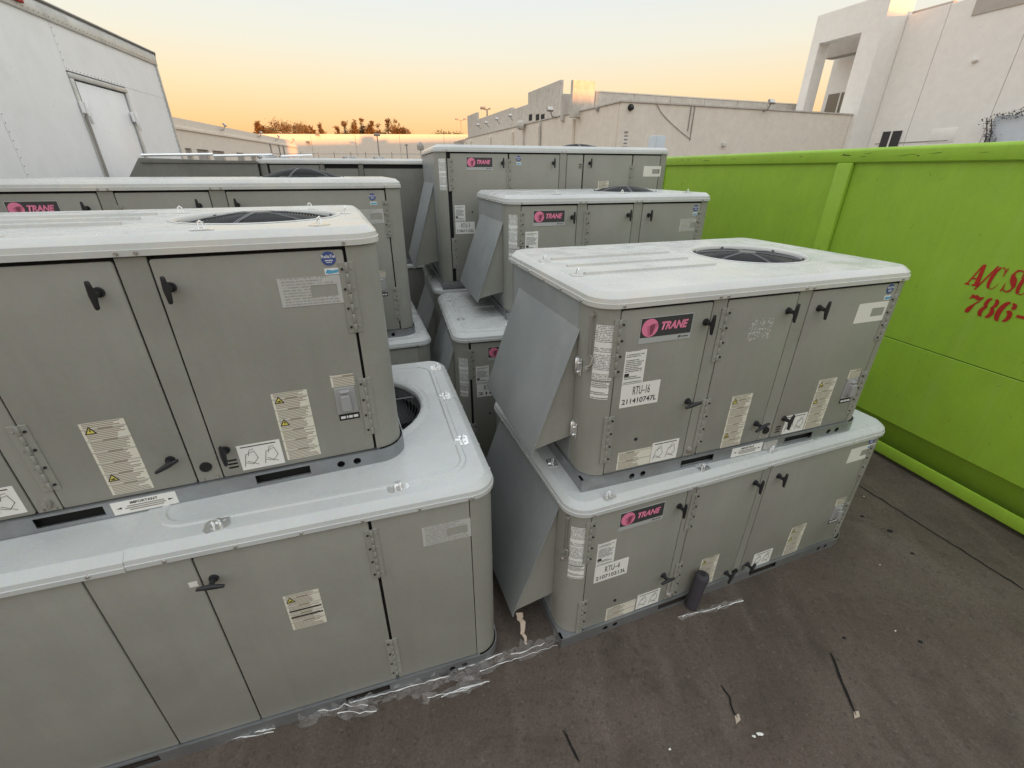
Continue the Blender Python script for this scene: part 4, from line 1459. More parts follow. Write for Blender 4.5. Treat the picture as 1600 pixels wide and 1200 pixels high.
def stroke(b, pts, ws, fn):
    """ribbon along pts with half widths ws"""
    vs = []
    for i, (x_, y_) in enumerate(pts):
        ax, ay = pts[max(i - 1, 0)]
        bx_, by_ = pts[min(i + 1, len(pts) - 1)]
        dx, dy = bx_ - ax, by_ - ay
        l = math.hypot(dx, dy) or 1
        vs += [fn(x_ - dy / l * ws[i], y_ + dx / l * ws[i]), fn(x_ + dy / l * ws[i], y_ - dx / l * ws[i])]
    b.add(vs, [(2 * i, 2 * i + 1, 2 * i + 3, 2 * i + 2) for i in range(len(pts) - 1)])


def ell(cx, cy, rx, ry, a0, a1, n=14):
    return [(cx + rx * cos(radians(a0 + (a1 - a0) * k / n)), cy + ry * sin(radians(a0 + (a1 - a0) * k / n))) for k in range(n + 1)]


def crescent(b, cx, cy, rx, ry, a0, a1, thick, fn, n=14):
    """bowl of a fat face letter: thick in the middle, thin at its ends"""
    pts = ell(cx, cy, rx, ry, a0, a1, n)
    ws = [0.018 + thick * sin(pi * k / n) ** 0.8 for k in range(n + 1)]
    stroke(b, pts, ws, fn)


def poly(b, pts, fn):
    b.add([fn(*p) for p in pts], [tuple(range(len(pts)))])


def glyph(ch, b, fn):
    if ch == 'A':
        poly(b, [(0.46, 1), (0.70, 1), (1.02, 0.07), (1.02, 0), (0.52, 0), (0.52, 0.07), (0.64, 0.10)], fn)
        poly(b, [(0.44, 0.97), (0.50, 0.80), (0.22, 0.08), (0.34, 0.06), (0.34, 0), (-0.02, 0), (-0.02, 0.06), (0.10, 0.09)], fn)
        poly(b, [(0.345, 0.36), (0.56, 0.36), (0.58, 0.29), (0.32, 0.29)], fn)
    elif ch == '/':
        poly(b, [(0.85, 1.02), (1.05, 1.02), (0.15, -0.14), (-0.05, -0.14)], fn)
    elif ch == 'C':
        crescent(b, 0.50, 0.5, 0.36, 0.47, 100, 262, 0.14, fn)
        stroke(b, [(0.47, 0.975), (0.64, 0.985), (0.80, 0.90), (0.86, 0.80)], [0.02, 0.022, 0.03, 0.02], fn)
        poly(b, [(0.90, 1.0), (0.98, 1.0), (0.98, 0.62), (0.93, 0.62), (0.85, 0.80)], fn)
        stroke(b, [(0.50, 0.025), (0.66, 0.02), (0.84, 0.12), (0.94, 0.30)], [0.02, 0.022, 0.03, 0.015], fn)
    elif ch == 'S':
        stroke(b, [(0.80, 0.93), (0.55, 0.985), (0.30, 0.93), (0.20, 0.76), (0.33, 0.60), (0.58, 0.46), (0.74, 0.28), (0.66, 0.09), (0.42, 0.015), (0.16, 0.09)],
               [0.025, 0.03, 0.06, 0.12, 0.15, 0.16, 0.12, 0.06, 0.03, 0.025], fn)
        poly(b, [(0.86, 1.0), (0.95, 1.0), (0.93, 0.66), (0.88, 0.66), (0.80, 0.88)], fn)
        poly(b, [(0.10, 0.0), (0.00, 0.0), (0.02, 0.36), (0.07, 0.36), (0.15, 0.13)], fn)
    elif ch == '7':
        poly(b, [(0.02, 0.72), (0.06, 1.0), (0.14, 1.0), (0.20, 0.95), (0.45, 1.0), (0.70, 0.92), (1.0, 0.98), (0.98, 0.90), (0.90, 0.76), (0.62, 0.74), (0.36, 0.80), (0.14, 0.80), (0.08, 0.72)], fn)
        poly(b, [(0.76, 0.73), (0.88, 0.73), (0.66, 0.48), (0.62, 0.24), (0.56, 0.06), (0.42, 0.0), (0.26, 0.03), (0.20, 0.16), (0.26, 0.30), (0.46, 0.46)], fn)
    elif ch == '8':
        crescent(b, 0.44, 0.735, 0.24, 0.22, 95, 262, 0.11, fn)
        crescent(b, 0.58, 0.735, 0.24, 0.22, 85, -82, 0.11, fn)
        crescent(b, 0.43, 0.255, 0.27, 0.23, 98, 262, 0.13, fn)
        crescent(b, 0.59, 0.255, 0.27, 0.23, 82, -82, 0.13, fn)
    elif ch == '6':
        crescent(b, 0.44, 0.46, 0.30, 0.48, 84, 268, 0.15, fn)
        crescent(b, 0.60, 0.27, 0.24, 0.25, 110, -84, 0.12, fn)
        poly(b, [(0.60, 0.98), (0.80, 0.96), (0.93, 0.82), (0.90, 0.68), (0.76, 0.64), (0.66, 0.72), (0.66, 0.84), (0.56, 0.93)], fn)
    elif ch == '-':
        poly(b, [(0, 0.34), (1.0, 0.34), (1.0, 0.48), (0, 0.48)], fn)


def stencil(ch, x_, z_, w_, h_, slant=0.05):
    b = MB()
    glyph(ch, b, lambda a, c: (x_ + a * w_ + c * slant, -0.0035 if z_ > 0.97 else -0.007, z_ + g0 + c * h_))
    part('stencil_letter', b.mesh('stencil_letter', smooth=0, fix=False), 'red', du)


for ch, x_, w_ in (('A', -0.515, 0.080), ('/', -0.445, 0.055), ('C', -0.400, 0.068), ('S', -0.306, 0.072), ('C', -0.238, 0.068)):
    stencil(ch, x_, 1.50, w_, 0.152, 0.018)
for ch, x_, w_ in (('7', -0.463, 0.078), ('8', -0.374, 0.088), ('6', -0.278, 0.092), ('-', -0.168, 0.05)):
    stencil(ch, x_, 1.312, w_, 0.134, 0.016)
sc = MB()
rs = random.Random(9)
for k in range(80):
    x_, z_ = rs.uniform(-3.2, 0.5), rs.uniform(0.4, 2.25)
    if -1.85 < x_ < -1.6:
        continue
    a_, l_ = rs.uniform(0.6, 2.2), rs.uniform(0.010, 0.05)
    dx, dz = cos(a_) * l_, sin(a_) * l_
    yy = -0.0008 if z_ > 0.97 else -0.0048
    sc.add([(x_, yy, z_ + g0), (x_ + 0.0025, yy, z_ + g0), (x_ + dx, yy, z_ + dz + g0)], [(0, 1, 2)])
for k in range(30):
    x_ = rs.uniform(-4.5, 0.5)
    z_ = 2.39 + rs.uniform(-0.03, 0.0)
    l_ = rs.uniform(0.02, 0.12)
    sc.add([(x_, -0.0312, z_ + g0 - 0.02), (x_ + l_, -0.0312, z_ + g0 - 0.02 + rs.uniform(-0.01, 0.01)), (x_ + l_ * 0.7, -0.0312, z_ + g0 - 0.017)], [(0, 1, 2)])
part('paint_chips', sc.mesh('paint_chips', smooth=0, fix=False), 'scratch', du)['kind'] = 'stuff'


# ------------------------------------------------------------------ the air conditioners
def front(U, hinges=(), handles=(), brand=None, doc=None, num=None, warns=(), draw=None, foil=None, sticker=None, outlet=None, important=None):
    for h in hinges:
        hinge(h[0], h[1], h[2], U, h[3] if len(h) > 3 else -1)
    for h in handles:
        handle(h[0], h[1], h[2] if len(h) > 2 else 0, U)
    if brand:
        brand_plate(brand[0], brand[1], U)
    if doc:
        label_plate('data_label', doc[0], doc[1], 0.102, 0.150, 'paper', U, t=0.0015)
        label_plate('print_patch', 0, 0, 0.022, 0.014, 'ink', U, t=0.001, loc=(doc[0] + 0.006, -0.0014, doc[1] + 0.035))
    if num:
        number_label(num[0], num[1], num[2], num[3], U)
    for w in warns:
        warning_label(w[0], w[1], U, first=w[2], h=w[3] if len(w) > 3 else 0.298)
    if draw:
        for d in draw:
            drawing_label(d[0], d[1], U)
    if foil:
        foil_label(foil[0], foil[1], U, foil[2])
    if sticker:
        round_sticker(sticker[0], sticker[1], U)
    if outlet:
        outlet_box(outlet[0], outlet[1], U)
    if important:
        o = label_plate('important_label', important, 0.006, 0.20, 0.054, 'paper_plain', U, y=-0.0125)
        part('lettering', text_mesh('IMPORTANT', 0.085, 0.011, 0, 0.02), 'ink', o, (0.058, -0.0022, 0.038))
        for k, (a, w_) in enumerate(((0.045, 0.115), (0.038, 0.125), (0.05, 0.105))):
            label_plate('print_patch', 0, 0, w_, 0.0045, 'pole', o, t=0.0008, loc=(a, -0.0014, 0.028 - 0.0085 * k))
        for k, a in enumerate((0.012, 0.172)):
            sgn = 1 if k else -1
            part('arrow', MB().prism([(0, 0.0), (0.016 * sgn + 0, 0.004), (0, 0.008)], -0.0022, -0.001, lambda p, q, w: (p, w, q)), 'ink', o, (a + (0.0 if k else 0.016), 0, 0.022))


# --- front right stack, lower
H2 = 0.824 + 0.05
U2 = cabinet('rooftop_unit', 'grey unit tagged RTU-4 standing on the ground under another unit', 0.271, 1.503, 20.4, -0.05, 2.126, 1.16, H2,
             [(0.102, 0.646), (0.700, 1.140), (1.195, 2.012)], [(0.646, 0.700), (1.140, 1.195)], None, hood=(0.13, 1.0, H2 - 0.035, 0.19, 0.23),
             lid='lid_clean', pockets=[(0.60, 0.80), (1.30, 1.50)], ribs=())
front(U2, [(0.102, 0.575, 0.832), (0.102, 0.055, 0.30), (0.700, 0.585, 0.83), (0.700, 0.085, 0.34), (2.012, 0.57, 0.82, 1), (2.012, 0.12, 0.38, 1)],
      [(0.606, 0.775, 0), (0.598, 0.29, 82), (1.100, 0.785, 0), (1.268, 0.785, 0), (1.085, 0.115, 20), (1.245, 0.125, 15)],
      (0.257, 0.722), (0.153, 0.525), (0.152, 0.408, 'RTU–4', '210710313L'),
      [(0.862, 0.075, True, 0.228), (1.55, 0.075, False, 0.235)], [(1.29, 0.072), (0.45, 0.075)], (1.825, 0.725, 'foil_white'), (1.985, 0.852), (1.892, 0.262))
label_plate('instruction_label', 0.255, 0.072, 0.185, 0.095, 'warn', U2)
curved_label(U2, 0.56, 0.80, 38, 84)
curved_label(U2, 0.47, 0.553, 38, 84, 'paper')
lift_rod(U2, 0.60, 0.845)
small_parts(U2, mull_port=(0.672, 0.10), cap=(1.16, 0.095), slot_at=(1.222, 0.10), hole_dot=(0.30, 0.22))
for (a, v, rz) in ((0.20, 0.035, 0.1), (0.76, 0.05, 0.05), (1.55, 0.06, 0), (0.06, 0.35, 1.5), (1.22, 0.05, 0.1)):
    clip(U2, a, v, H2 + 0.0605, rz)

# --- front right stack, upper
H1 = 1.755 - 0.884
U1 = cabinet('rooftop_unit', 'grey unit tagged RTU-16 with round fan grille, stacked beside the green dumpster', 0.331, 1.636, 18.58, 0.8835, 1.775, 1.124, H1,
             [(0.102, 0.546), (0.622, 1.021), (1.10, 1.663)], [(0.546, 0.622), (1.021, 1.10)], (1.24, 0.56, 0.275),
             ribs=((0.11, 0.83, 0.345), (0.11, 0.81, 0.53), (0.11, 0.83, 0.72)), hood=(0.14, 0.92, 0.745, 0.165, 0.20), ring=False)
front(U1, [(0.102, 0.575, 0.825), (0.102, 0.135, 0.382), (0.622, 0.575, 0.825), (0.622, 0.122, 0.384), (1.663, 0.555, 0.80, 1), (1.663, 0.12, 0.38, 1)],
      [(0.522, 0.772, 0), (0.508, 0.392, 80), (0.976, 0.78, 0), (1.165, 0.775, 0), (0.975, 0.183, 65), (1.165, 0.178, 10)],
      (0.196, 0.709), (0.144, 0.532), (0.144, 0.416, 'RTU–16', '211410747L'),
      [(0.775, 0.072, True), (1.336, 0.076, False)], [(1.18, 0.075), (0.355, 0.078)], (1.434, 0.670, 'foil_white'), (1.612, 0.832), (1.545, 0.232), 0.85)
label_plate('instruction_label', 0.170, 0.078, 0.182, 0.095, 'warn', U1)
curved_label(U1, 0.56, 0.80, 36, 84)
curved_label(U1, 0.47, 0.553, 36, 80, 'paper')
part('sticker_residue', MB().box(0, -0.001, 0, 0.135, 0.0008, 0.10), 'residue', U1, (0.77, 0, 0.655), smooth=0)
lift_rod(U1, 0.61, 0.84)
small_parts(U1, mull_port=(0.584, 0.105), cap=(1.06, 0.124), slot_at=(1.145, 0.113), hole_dot=(0.255, 0.235))
label_plate('bar_label', 1.062, 0.012, 0.09, 0.042, 'foil', U1, y=-0.0125)
for (a, v, rz) in ((0.055, 0.70, 1.4), (0.07, 0.345, 1.4)):
    clip(U1, a, v, H1 + 0.0605, rz)
for zz in (0.30, 0.62):
    hb_ = MB()
    hb_.box(-0.008, -0.026, -0.04, -0.001, 0.026, 0.04)
    hb_.cyl((-0.012, 0.012, -0.036), (-0.012, 0.012, 0.036), 0.006, None, 8)
    hb_.cyl((-0.008, -0.014, 0.02), (-0.02, -0.014, 0.02), 0.006, None, 8)
    hb_.cyl((-0.008, -0.014, -0.02), (-0.02, -0.014, -0.02), 0.006, None, 8)
    part('side_latch', hb_, 'zinc', U1, (0.0, 0.118, zz - 0.03), bev=0.003, seg=1)

# --- second right stack, lower and upper
H4 = 1.078 + 0.05
U4 = cabinet('rooftop_unit', 'dusty grey unit standing on the ground under the second hooded unit', -0.423, 3.063, 14.1, -0.05, 1.95, 1.30, H4,
             [(0.115, 0.66), (0.72, 1.20), (1.26, 1.83)], [(0.66, 0.72), (1.20, 1.26)], None, ribs=((0.25, 1.2, 0.35), (0.25, 1.2, 0.70), (0.25, 1.2, 1.0)),
             lid='lid_clean', hood=(0.13, 1.05, H4 - 0.10, 0.30, 0.24), ridge=(0.10, 0.10, 1.85, 1.2, 0.09))
front(U4, [(0.115, 0.82, 1.07), (0.115, 0.15, 0.42), (0.72, 0.82, 1.07), (1.83, 0.8, 1.05, 1)], [(0.62, 1.0, 0), (1.16, 1.0, 0), (1.31, 1.0, 0)],
      (0.245, 0.965), (0.148, 0.776), (0.150, 0.66, 'RTU–', '2106'))
curved_label(U4, 0.76, 1.0, 40, 84)
curved_label(U4, 0.67, 0.75, 40, 80, 'paper')
small_parts(U4, hole_dot=(0.25, 0.5))
for (a, v, rz) in ((0.07, 0.95, 1.4), (0.10, 0.38, 0.3)):
    clip(U4, a, v, H4 + 0.0605, rz)
label_plate('bar_label', 0, 0, 0.10, 0.05, 'foil_white', U4, loc=(0.42, 0.12, H4 + 0.062), rot=(-pi / 2, 0, 0))

H3 = 2.011 - 1.138
U3 = cabinet('rooftop_unit', 'grey hooded unit stacked between the RTU-16 unit and the RTU-3 unit', -0.034, 3.442, 16.4, 1.1375, 1.775, 1.10, H3,
             [(0.102, 0.552), (0.636, 1.035), (1.115, 1.663)], [(0.552, 0.636), (1.035, 1.115)], (1.23, 0.52, 0.275, 0.045),
             lid='lid_clean', hood=(0.13, 0.92, 0.735, 0.15, 0.215), ring=False)
front(U3, [(0.102, 0.575, 0.825), (0.102, 0.135, 0.382), (0.636, 0.565, 0.825), (0.636, 0.122, 0.384), (1.663, 0.555, 0.80, 1)],
      [(0.513, 0.775, 0), (0.992, 0.78, 0), (1.178, 0.775, 0)], (0.197, 0.718), (0.138, 0.532), None, (), None, (1.484, 0.64, 'foil'), (1.612, 0.82))
curved_label(U3, 0.56, 0.80, 36, 84)
curved_label(U3, 0.47, 0.553, 36, 80, 'paper')
for (a, v, rz) in ((0.40, 0.06, 0.1), (0.95, 0.06, 0), (1.55, 0.06, 0.1)):
    clip(U3, a, v, H3 + 0.0605, rz)

# --- back right stack
H6 = 1.063 + 0.05
U6 = cabinet('rooftop_unit', 'shaded grey unit on the ground under the RTU-3 unit', -0.80, 4.53, 15.3, -0.05, 2.50, 1.50, H6,
             [(0.135, 0.70), (0.76, 1.3), (1.36, 2.38)], [(0.70, 0.76), (1.30, 1.36)], None, lid='lid_clean', hood=(0.2, 1.35, H6 - 0.18, 0.30, 0.25), ridge=(0.11, 0.11, 2.4, 1.4, 0.09))
front(U6, [(0.135, 0.7, 0.95)], [(0.66, 1.0, 0)])
H5 = 2.39 - 1.123
U5 = cabinet('rooftop_unit', 'long grey unit tagged RTU-3 with an intake hood, stacked highest at the back', -0.714, 4.566, 15.34, 1.1225, 2.471, 1.485, H5,
             [(0.135, 0.697), (0.705, 1.226), (1.302, 1.478, 0.014, 'panel'), (1.485, 2.027), (2.033, 2.356, 0.014, 'panel')], [(1.226, 1.302)], (1.72, 0.75, 0.33, 0.06),
             lid='lid_clean', hood=(0.32, 1.36, 0.985, 0.17, 0.26), ring=False)
front(U5, [(0.135, 0.93, 1.21), (0.135, 0.20, 0.50), (0.701, 0.93, 1.21), (2.030, 0.85, 1.16, 1)],
      [(0.64, 1.175, 0), (1.16, 1.178, 0), (1.55, 1.178, 0)], (0.288, 1.113), (0.156, 0.655), (0.155, 0.538, 'RTU–3', '210611132L'), (), None, (2.17, 1.055, 'foil_white'), (0.80, 1.215))
label_plate('instruction_label', 1.66, 0.93, 0.12, 0.085, 'warn', U5)
curved_label(U5, 0.94, 1.21, 45, 84)
small_parts(U5, slot_at=(1.45, 1.15), hole_dot=(0.33, 0.74))

# --- front left stack, lower
H9 = 1.027 + 0.05
dz = 0.132
U9 = cabinet('rooftop_unit', 'large grey unit on the ground with a big fan grille half covered by another unit', -2.211, 0.767, 17.56, -0.05, 2.25, 1.38, H9,
             [(0.12, 0.83, 0.006, 'panel'), (0.83, 1.145, 0.006, 'panel'), (1.145, 1.739), (1.745, 2.138, 0.006, 'panel')], [], (1.655, 0.80, 0.37),
             lid='lid_clean', lid_seam=0.962, ridge=(1.02, 0.105, 2.155, 1.27, 0.10), pockets=[(0.55, 0.75), (1.50, 1.70)])
front(U9, [(1.742, 0.632 + dz, 0.892 + dz, 1), (1.742, 0.10, 0.36, 1)], [(1.186, 0.822 + dz, 97)], None, None, None, (), None, (1.934, 0.742 + dz, 'foil'))
o = label_plate('warning_label', 1.378, 0.449 + dz, 0.130, 0.198, 'warn', U9, t=0.0016)
tri_sign(o, 0.005, 0.158, 0.034, False)
label_plate('print_patch', 0, 0, 0.120, 0.007, 'ink', o, t=0.001, loc=(0.006, -0.0014, 0.105))
label_plate('print_patch', 0, 0, 0.120, 0.007, 'ink', o, t=0.001, loc=(0.006, -0.0014, 0.068))
label_plate('small_label', 1.105, 0.80 + dz, 0.028, 0.024, 'foil_white', U9)
for (a, v, rz) in ((1.229, 0.062, 0.15), (1.864, 0.085, 0.2), (2.175, 0.339, 1.5), (2.175, 0.81, 1.5), (2.19, 1.22, 1.5)):
    c_ = clip(U9, a, v, H9 + 0.0605, rz)
    c_.scale = (1.25, 1.25, 1.15)
for k in range(7):
    part('screw', screw_mesh('y'), 'screw', U9, (0.86 + 0.215 * k, -0.012, H9 + 0.009))

# --- front left stack, upper
H8 = 2.001 - 1.087
U8 = cabinet('rooftop_unit', 'grey unit with blue sticker and outlet box, stacked over the half covered fan', -2.147, 0.988, 20.9, 1.0865, 1.786, 1.124, H8,
             [(0.102, 0.53), (0.601, 1.012), (1.097, 1.667)], [(0.53, 0.601), (1.012, 1.097)], (1.365, 0.52, 0.285, 0.034), ring=False,
             pockets=[(0.514, 0.712), (1.203, 1.403)], holes=[0.25, 0.31, 1.522, 1.587], ribs=((0.15, 0.95, 0.72), (0.15, 0.95, 0.52), (0.15, 0.95, 0.33)))
front(U8, [(0.601, 0.60, 0.85), (0.601, 0.152, 0.412), (1.667, 0.596, 0.857, 1), (1.667, 0.145, 0.405, 1)],
      [(0.948, 0.812, 0), (1.134, 0.812, 0), (0.955, 0.19, 65), (1.132, 0.19, 0)], (0.19, 0.75), None, None,
      [(0.750, 0.086, True), (1.329, 0.094, False)], [(1.168, 0.085)], (1.438, 0.714, 'foil'), (1.614, 0.872), (1.548, 0.262), 0.735)
drawing_label(0.36, 0.085, U8)
small_parts(U8, mull_port=(0.565, 0.105), cap=(1.052, 0.132), slot_at=(1.141, 0.122))
for (a, v, rz) in ((0.72, 0.07, 0.05), (1.25, 0.06, 0.1), (1.60, 0.08, 0.8), (1.02, 0.80, 0), (1.55, 0.85, 0.2), (1.70, 0.55, 1.5)):
    clip(U8, a, v, H8 + 0.0605, rz)

# --- second left stack
H11 = 0.912 + 0.05
U11 = cabinet('rooftop_unit', 'grey unit on the ground in the narrow gap under the second left unit', -2.95, 2.70, 19.07, -0.05, 2.40, 1.40, H11,
              [(0.12, 0.7), (0.76, 1.3), (1.36, 2.29)], [(0.70, 0.76), (1.30, 1.36)], None, lid='lid_clean', ridge=(0.1, 0.1, 2.31, 1.3, 0.09))
clip(U11, 2.30, 0.45, H11 + 0.0605, 1.5)
H10 = 2.118 - 0.972
_c, _s = cos(radians(19.15)), sin(radians(19.15))
U10 = cabinet('rooftop_unit', 'grey unit with domed fan guard, stacked between the white truck and the front unit', -2.948 - 0.25 * _c, 2.804 - 0.25 * _s, 19.15, 0.9715, 2.50, 1.35, H10,
              [(0.12, 0.662), (0.748, 1.263), (1.358, 2.382)], [(0.662, 0.748), (1.263, 1.358)], (1.80, 0.68, 0.32, 0.075), lid='lid', ring=True)
front(U10, [(0.12, 0.80, 1.06), (0.748, 0.80, 1.06), (2.382, 0.80, 1.06, 1), (2.382, 0.14, 0.42, 1)],
      [(0.588, 1.045, 0), (1.19, 1.05, 0), (1.411, 1.05, 0)], (0.200, 0.982), None, None, (), None, (2.156, 0.905, 'foil'), (2.29, 1.088), (2.236, 0.385))

# --- back unit with long hood, and the one it stands on
p = at_y(402, 258, 5.62)
H7 = 1.20
z7 = 2.30 - H7
U12 = cabinet('rooftop_unit', 'dark grey unit on the ground under the unit with the long hood', p.x - 0.05, 5.58, 16, -0.05, 2.40, 1.4, z7 - 0.06 + 0.05,
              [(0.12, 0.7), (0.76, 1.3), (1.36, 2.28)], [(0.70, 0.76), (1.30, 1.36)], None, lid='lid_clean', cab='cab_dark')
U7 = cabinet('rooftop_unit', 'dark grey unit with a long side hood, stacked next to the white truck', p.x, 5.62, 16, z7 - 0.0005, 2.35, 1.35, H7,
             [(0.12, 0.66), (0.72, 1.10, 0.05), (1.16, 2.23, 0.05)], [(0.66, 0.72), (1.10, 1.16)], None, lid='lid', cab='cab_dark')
front(U7, [(0.72, 0.8, 1.05)], [(0.80, 1.05, 0)])
hp = [(-0.003, H7 + 0.02), (-1.15, H7 + 0.05), (-1.42, H7 - 0.30), (-1.42, H7 - 0.36), (-0.003, H7 - 0.75)]
hh = part('long_hood', MB().prism(hp, 0.02, 1.2, lambda a, c, w: (a, w, c)), 'cab_dark', U7, bev=0.006)
part('hood_flange', MB().box(-1.14, 0.004, H7 + 0.028, -0.003, 0.0185, H7 + 0.002), 'cab_dark', hh)
for k, (a, b_) in enumerate(((-1.15, -0.55), (-0.45, 0.1), (0.25, 0.55))):
    part('lid_rod', MB().tube([(a, 0.10, H7 + 0.075), (b_, 0.45, H7 + 0.10)], 0.016, 6), 'zinc', U7)
for a in (0.02, 0.95, 1.3):
    clip(U7, a + 0.05, 0.06, H7 + 0.0605, 0.4)
    part('lid_rod', MB().tube([(a, 0.03, H7 + 0.065), (a + 0.12, 0.5, H7 + 0.08)], 0.014, 6), 'galv', U7)

# ------------------------------------------------------------------ loose things on the ground
pc = on_ground(1082, 946)
pi_ = thing('insulated_pipe', 'black foam covered pipe elbow standing in front of the RTU-4 unit', 'pipe', pc)
b = MB()
b.tube([(-0.010, -0.004, 0.001), (-0.008, -0.003, 0.02), (-0.005, -0.001, 0.055), (0.0, 0.0, 0.10), (0.004, 0.0, 0.17), (0.012, 0.0, 0.235), (0.012, 0.0, 0.252), (0.012, 0, 0.258)],
       [0.034, 0.035, 0.036, 0.036, 0.036, 0.038, 0.034, 0.018], 16)
part('foam_sleeve', b, 'pipe', pi_, smooth=60)
part('pipe_end', MB().cyl((0.012, 0, 0.25), (0.012, 0, 0.262), 0.015, None, 12), 'black', pi_, smooth=50)


def film(pts, w, label, seed, amp=0.03, glints=()):
    """crumpled strip of clear wrap lying along pixel points on the ground"""
    rnd = random.Random(seed)
    P_ = [on_ground(*p_) for p_ in pts]
    dense = []
    for a, c in zip(P_, P_[1:]):
        n = max(2, int((c - a).length / 0.022))
        dense += [a.lerp(c, k / n) for k in range(n)]
    dense.append(P_[-1])
    o0 = P_[0].copy()
    vs, fs = [], []
    nn = 6
    for i, c in enumerate(dense):
        d = (dense[min(i + 1, len(dense) - 1)] - dense[max(i - 1, 0)]).normalized()
        nrm = Vector((-d.y, d.x, 0))
        ww = w * (0.35 + 0.65 * sin(pi * min(1, (i + 1) / (len(dense)))) ** 0.5) * (1 + 0.35 * sin(i * 0.5 + seed) + rnd.uniform(-0.08, 0.08))
        for k in range(nn):
            t = k / (nn - 1) - 0.5
            vs.append(c - o0 + nrm * (t * 2 * ww) + Vector((rnd.uniform(-.01, .01), rnd.uniform(-.01, .01), 0.004 + abs(rnd.gauss(0, amp)))))
    for i in range(len(dense) - 1):
        for k in range(nn - 1):
            a = i * nn + k
            fs.append((a, a + 1, a + nn + 1, a + nn))
    me = MB().add(vs, fs).mesh('plastic_film', smooth=25)
    fo = tag(part('plastic_film', me, 'film', None, o0), label, 'plastic wrap')
    for (t0, t1, lat, rr) in glints:
        path, rad = [], []
        for i in range(int(t0 * (len(dense) - 1)), int(t1 * (len(dense) - 1)) + 1):
            c = dense[i] - o0
            path.append((c.x + rnd.uniform(-.002, .002), c.y + lat + rnd.uniform(-.003, .003), 0.008 + rnd.uniform(0, 0.006)))
            rad.append(rr * rnd.uniform(0.25, 0.9))
        part('fold_glint', MB().tube(path, rad, 6).mesh('fold_glint', smooth=60), 'fold_glint', fo)
    for k in range(max(2, int(len(dense) / 18))):
        i0 = rnd.randrange(0, max(1, len(dense) - 6))
        n_ = rnd.randint(4, 16)
        lat = rnd.uniform(-0.8, 0.8) * w
        path, rad = [], []
        for i in range(i0, min(i0 + n_, len(dense))):
            c = dense[i] - o0
            lat += rnd.uniform(-.004, .004)
            path.append((c.x, c.y + lat, 0.006 + abs(rnd.gauss(0, amp)) * 0.5))
            rad.append(rnd.uniform(0.0005, 0.0030))
        if len(path) > 2:
            part('fold_glint', MB().tube(path, rad, 5).mesh('fold_glint', smooth=60), 'fold_glint', fo)


film([(545, 1106), (640, 1080), (715, 1058), (785, 1032), (870, 1004)], 0.04, 'long crumpled strip of clear wrap along the foot of the big fan unit', 1, 0.018, ((0.0, 0.45, 0.015, 0.004), (0.5, 0.72, 0.03, 0.0045), (0.62, 1.0, -0.02, 0.003)))
film([(470, 1130), (530, 1114), (590, 1108)], 0.035, 'crumpled clump of clear wrap lying in front of the big fan unit', 2, 0.03)
film([(660, 1095), (705, 1083), (765, 1064)], 0.025, 'small flat scrap of clear wrap near the long strip', 3, 0.012, ((0.1, 0.9, 0.0, 0.0035),))
film([(310, 1166), (370, 1152), (430, 1140)], 0.014, 'thin pale strip of wrap lying by itself in the open', 4, 0.008, ((0.0, 1.0, 0.0, 0.0035),))
film([(870, 1003), (888, 990)], 0.04, 'bunched wrap caught at the corner of the RTU-4 unit', 6, 0.04)
film([(1060, 966), (1110, 953), (1160, 938)], 0.012, 'pale strip of wrap at the foot of the foam pipe', 8, 0.006)

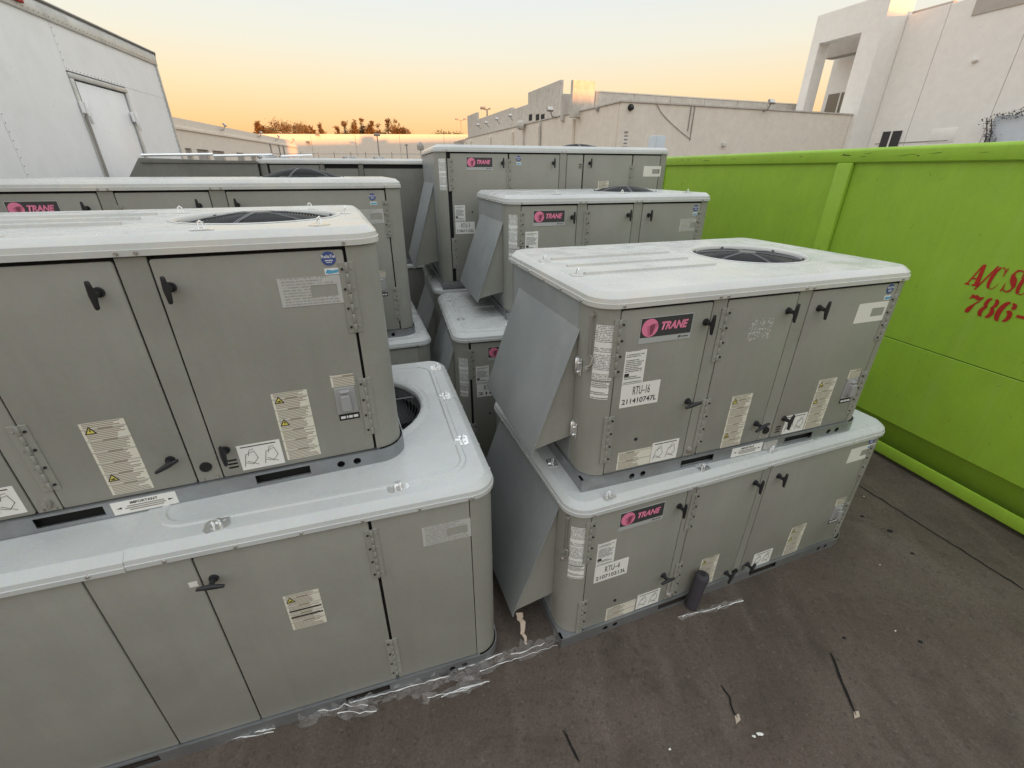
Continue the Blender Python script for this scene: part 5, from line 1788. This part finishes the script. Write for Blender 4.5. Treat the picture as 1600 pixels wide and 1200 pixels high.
# tan tape twist hanging at the hood tip of RTU-4
tp = on_ground(822, 1010)
th = on_ground(812, 985)
b = MB()
rt = random.Random(4)
pts_ = []
for k in range(12):
    t = k / 11
    q = th.lerp(tp, t) - tp
    pts_.append((q.x + rt.uniform(-.008, .008), q.y + rt.uniform(-.008, .008), 0.012 + 0.14 * (1 - t) ** 1.5))
for k in range(11):
    a, c = Vector(pts_[k]), Vector(pts_[k + 1])
    w0 = 0.016 * (1.2 - k / 11)
    b.add([a + Vector((w0, 0, 0.004)), a - Vector((w0, 0, -0.002)), c - Vector((w0 * 0.8, 0.005, 0)), c + Vector((w0 * 0.8, 0, 0.006))], [(0, 1, 2, 3)])
tag(part('tape_twist', b, 'tan', None, tp, smooth=0), 'twisted tan tape hanging below the hood of the RTU-4 unit', 'tape')

LITTER = ((1187, 1149, 0.018), (1177, 1152, 0.011), (1349, 777, 0.008), (1398, 987, 0.006), (1047, 1172, 0.008), (1374, 884, 0.005))
for k, (px, py, s_) in enumerate(LITTER):
    c = on_ground(px, py)
    rl = random.Random(60 + k)
    a_ = rl.uniform(0, 3)
    b = MB()
    n = 7
    ring_ = [(s_ * rl.uniform(0.5, 1.2) * cos(2 * pi * i / n + a_), 0.6 * s_ * rl.uniform(0.5, 1.2) * sin(2 * pi * i / n + a_), 0.004 + rl.uniform(0, 0.008)) for i in range(n)]
    b.add(ring_ + [(0, 0, 0.014)], [(i, (i + 1) % n, n) for i in range(n)])
    tag(part('paper_scrap', b, 'paper_plain', None, c, smooth=0), 'tiny white paper scrap lying on the bare brown asphalt', 'litter', 'paper scraps on the asphalt')
DOTS = ((1347, 807, 0.013), (1390, 830, 0.018), (1319, 997, 0.010), (1438, 1003, 0.012), (1425, 865, 0.012))
for k, (px, py, s_) in enumerate(DOTS):
    c = on_ground(px, py)
    rl = random.Random(90 + k)
    b = MB()
    b.loft([[(rr * s_ * rl.uniform(0.8, 1.2) * cos(2 * pi * i / 8), rr * s_ * 0.8 * sin(2 * pi * i / 8), z_ * s_) for i in range(8)] for rr, z_ in ((1, 0), (0.95, 0.3), (0.5, 0.6))], True, True)
    tag(part('dark_clod', b, 'gasket', None, c, smooth=60), 'small dark clod of dirt lying on the brown asphalt', 'clod', 'dark clods on the asphalt')
for k, (px, py, rz) in enumerate(((1338, 1116, 0.6), (1152, 1122, 0.9))):
    c = on_ground(px, py)
    b = MB().prism([(-0.03, -0.003), (0.0, -0.014), (0.022, 0.0), (0.0, 0.012)], 0.001, 0.004, lambda p_, q_, w: (p_, q_, w))
    tag(part('fallen_leaf', b, 'tan', None, c, (0, 0, rz), smooth=0), 'dry tan leaf lying at the end of an asphalt crack', 'leaf', 'dry leaves on the asphalt')
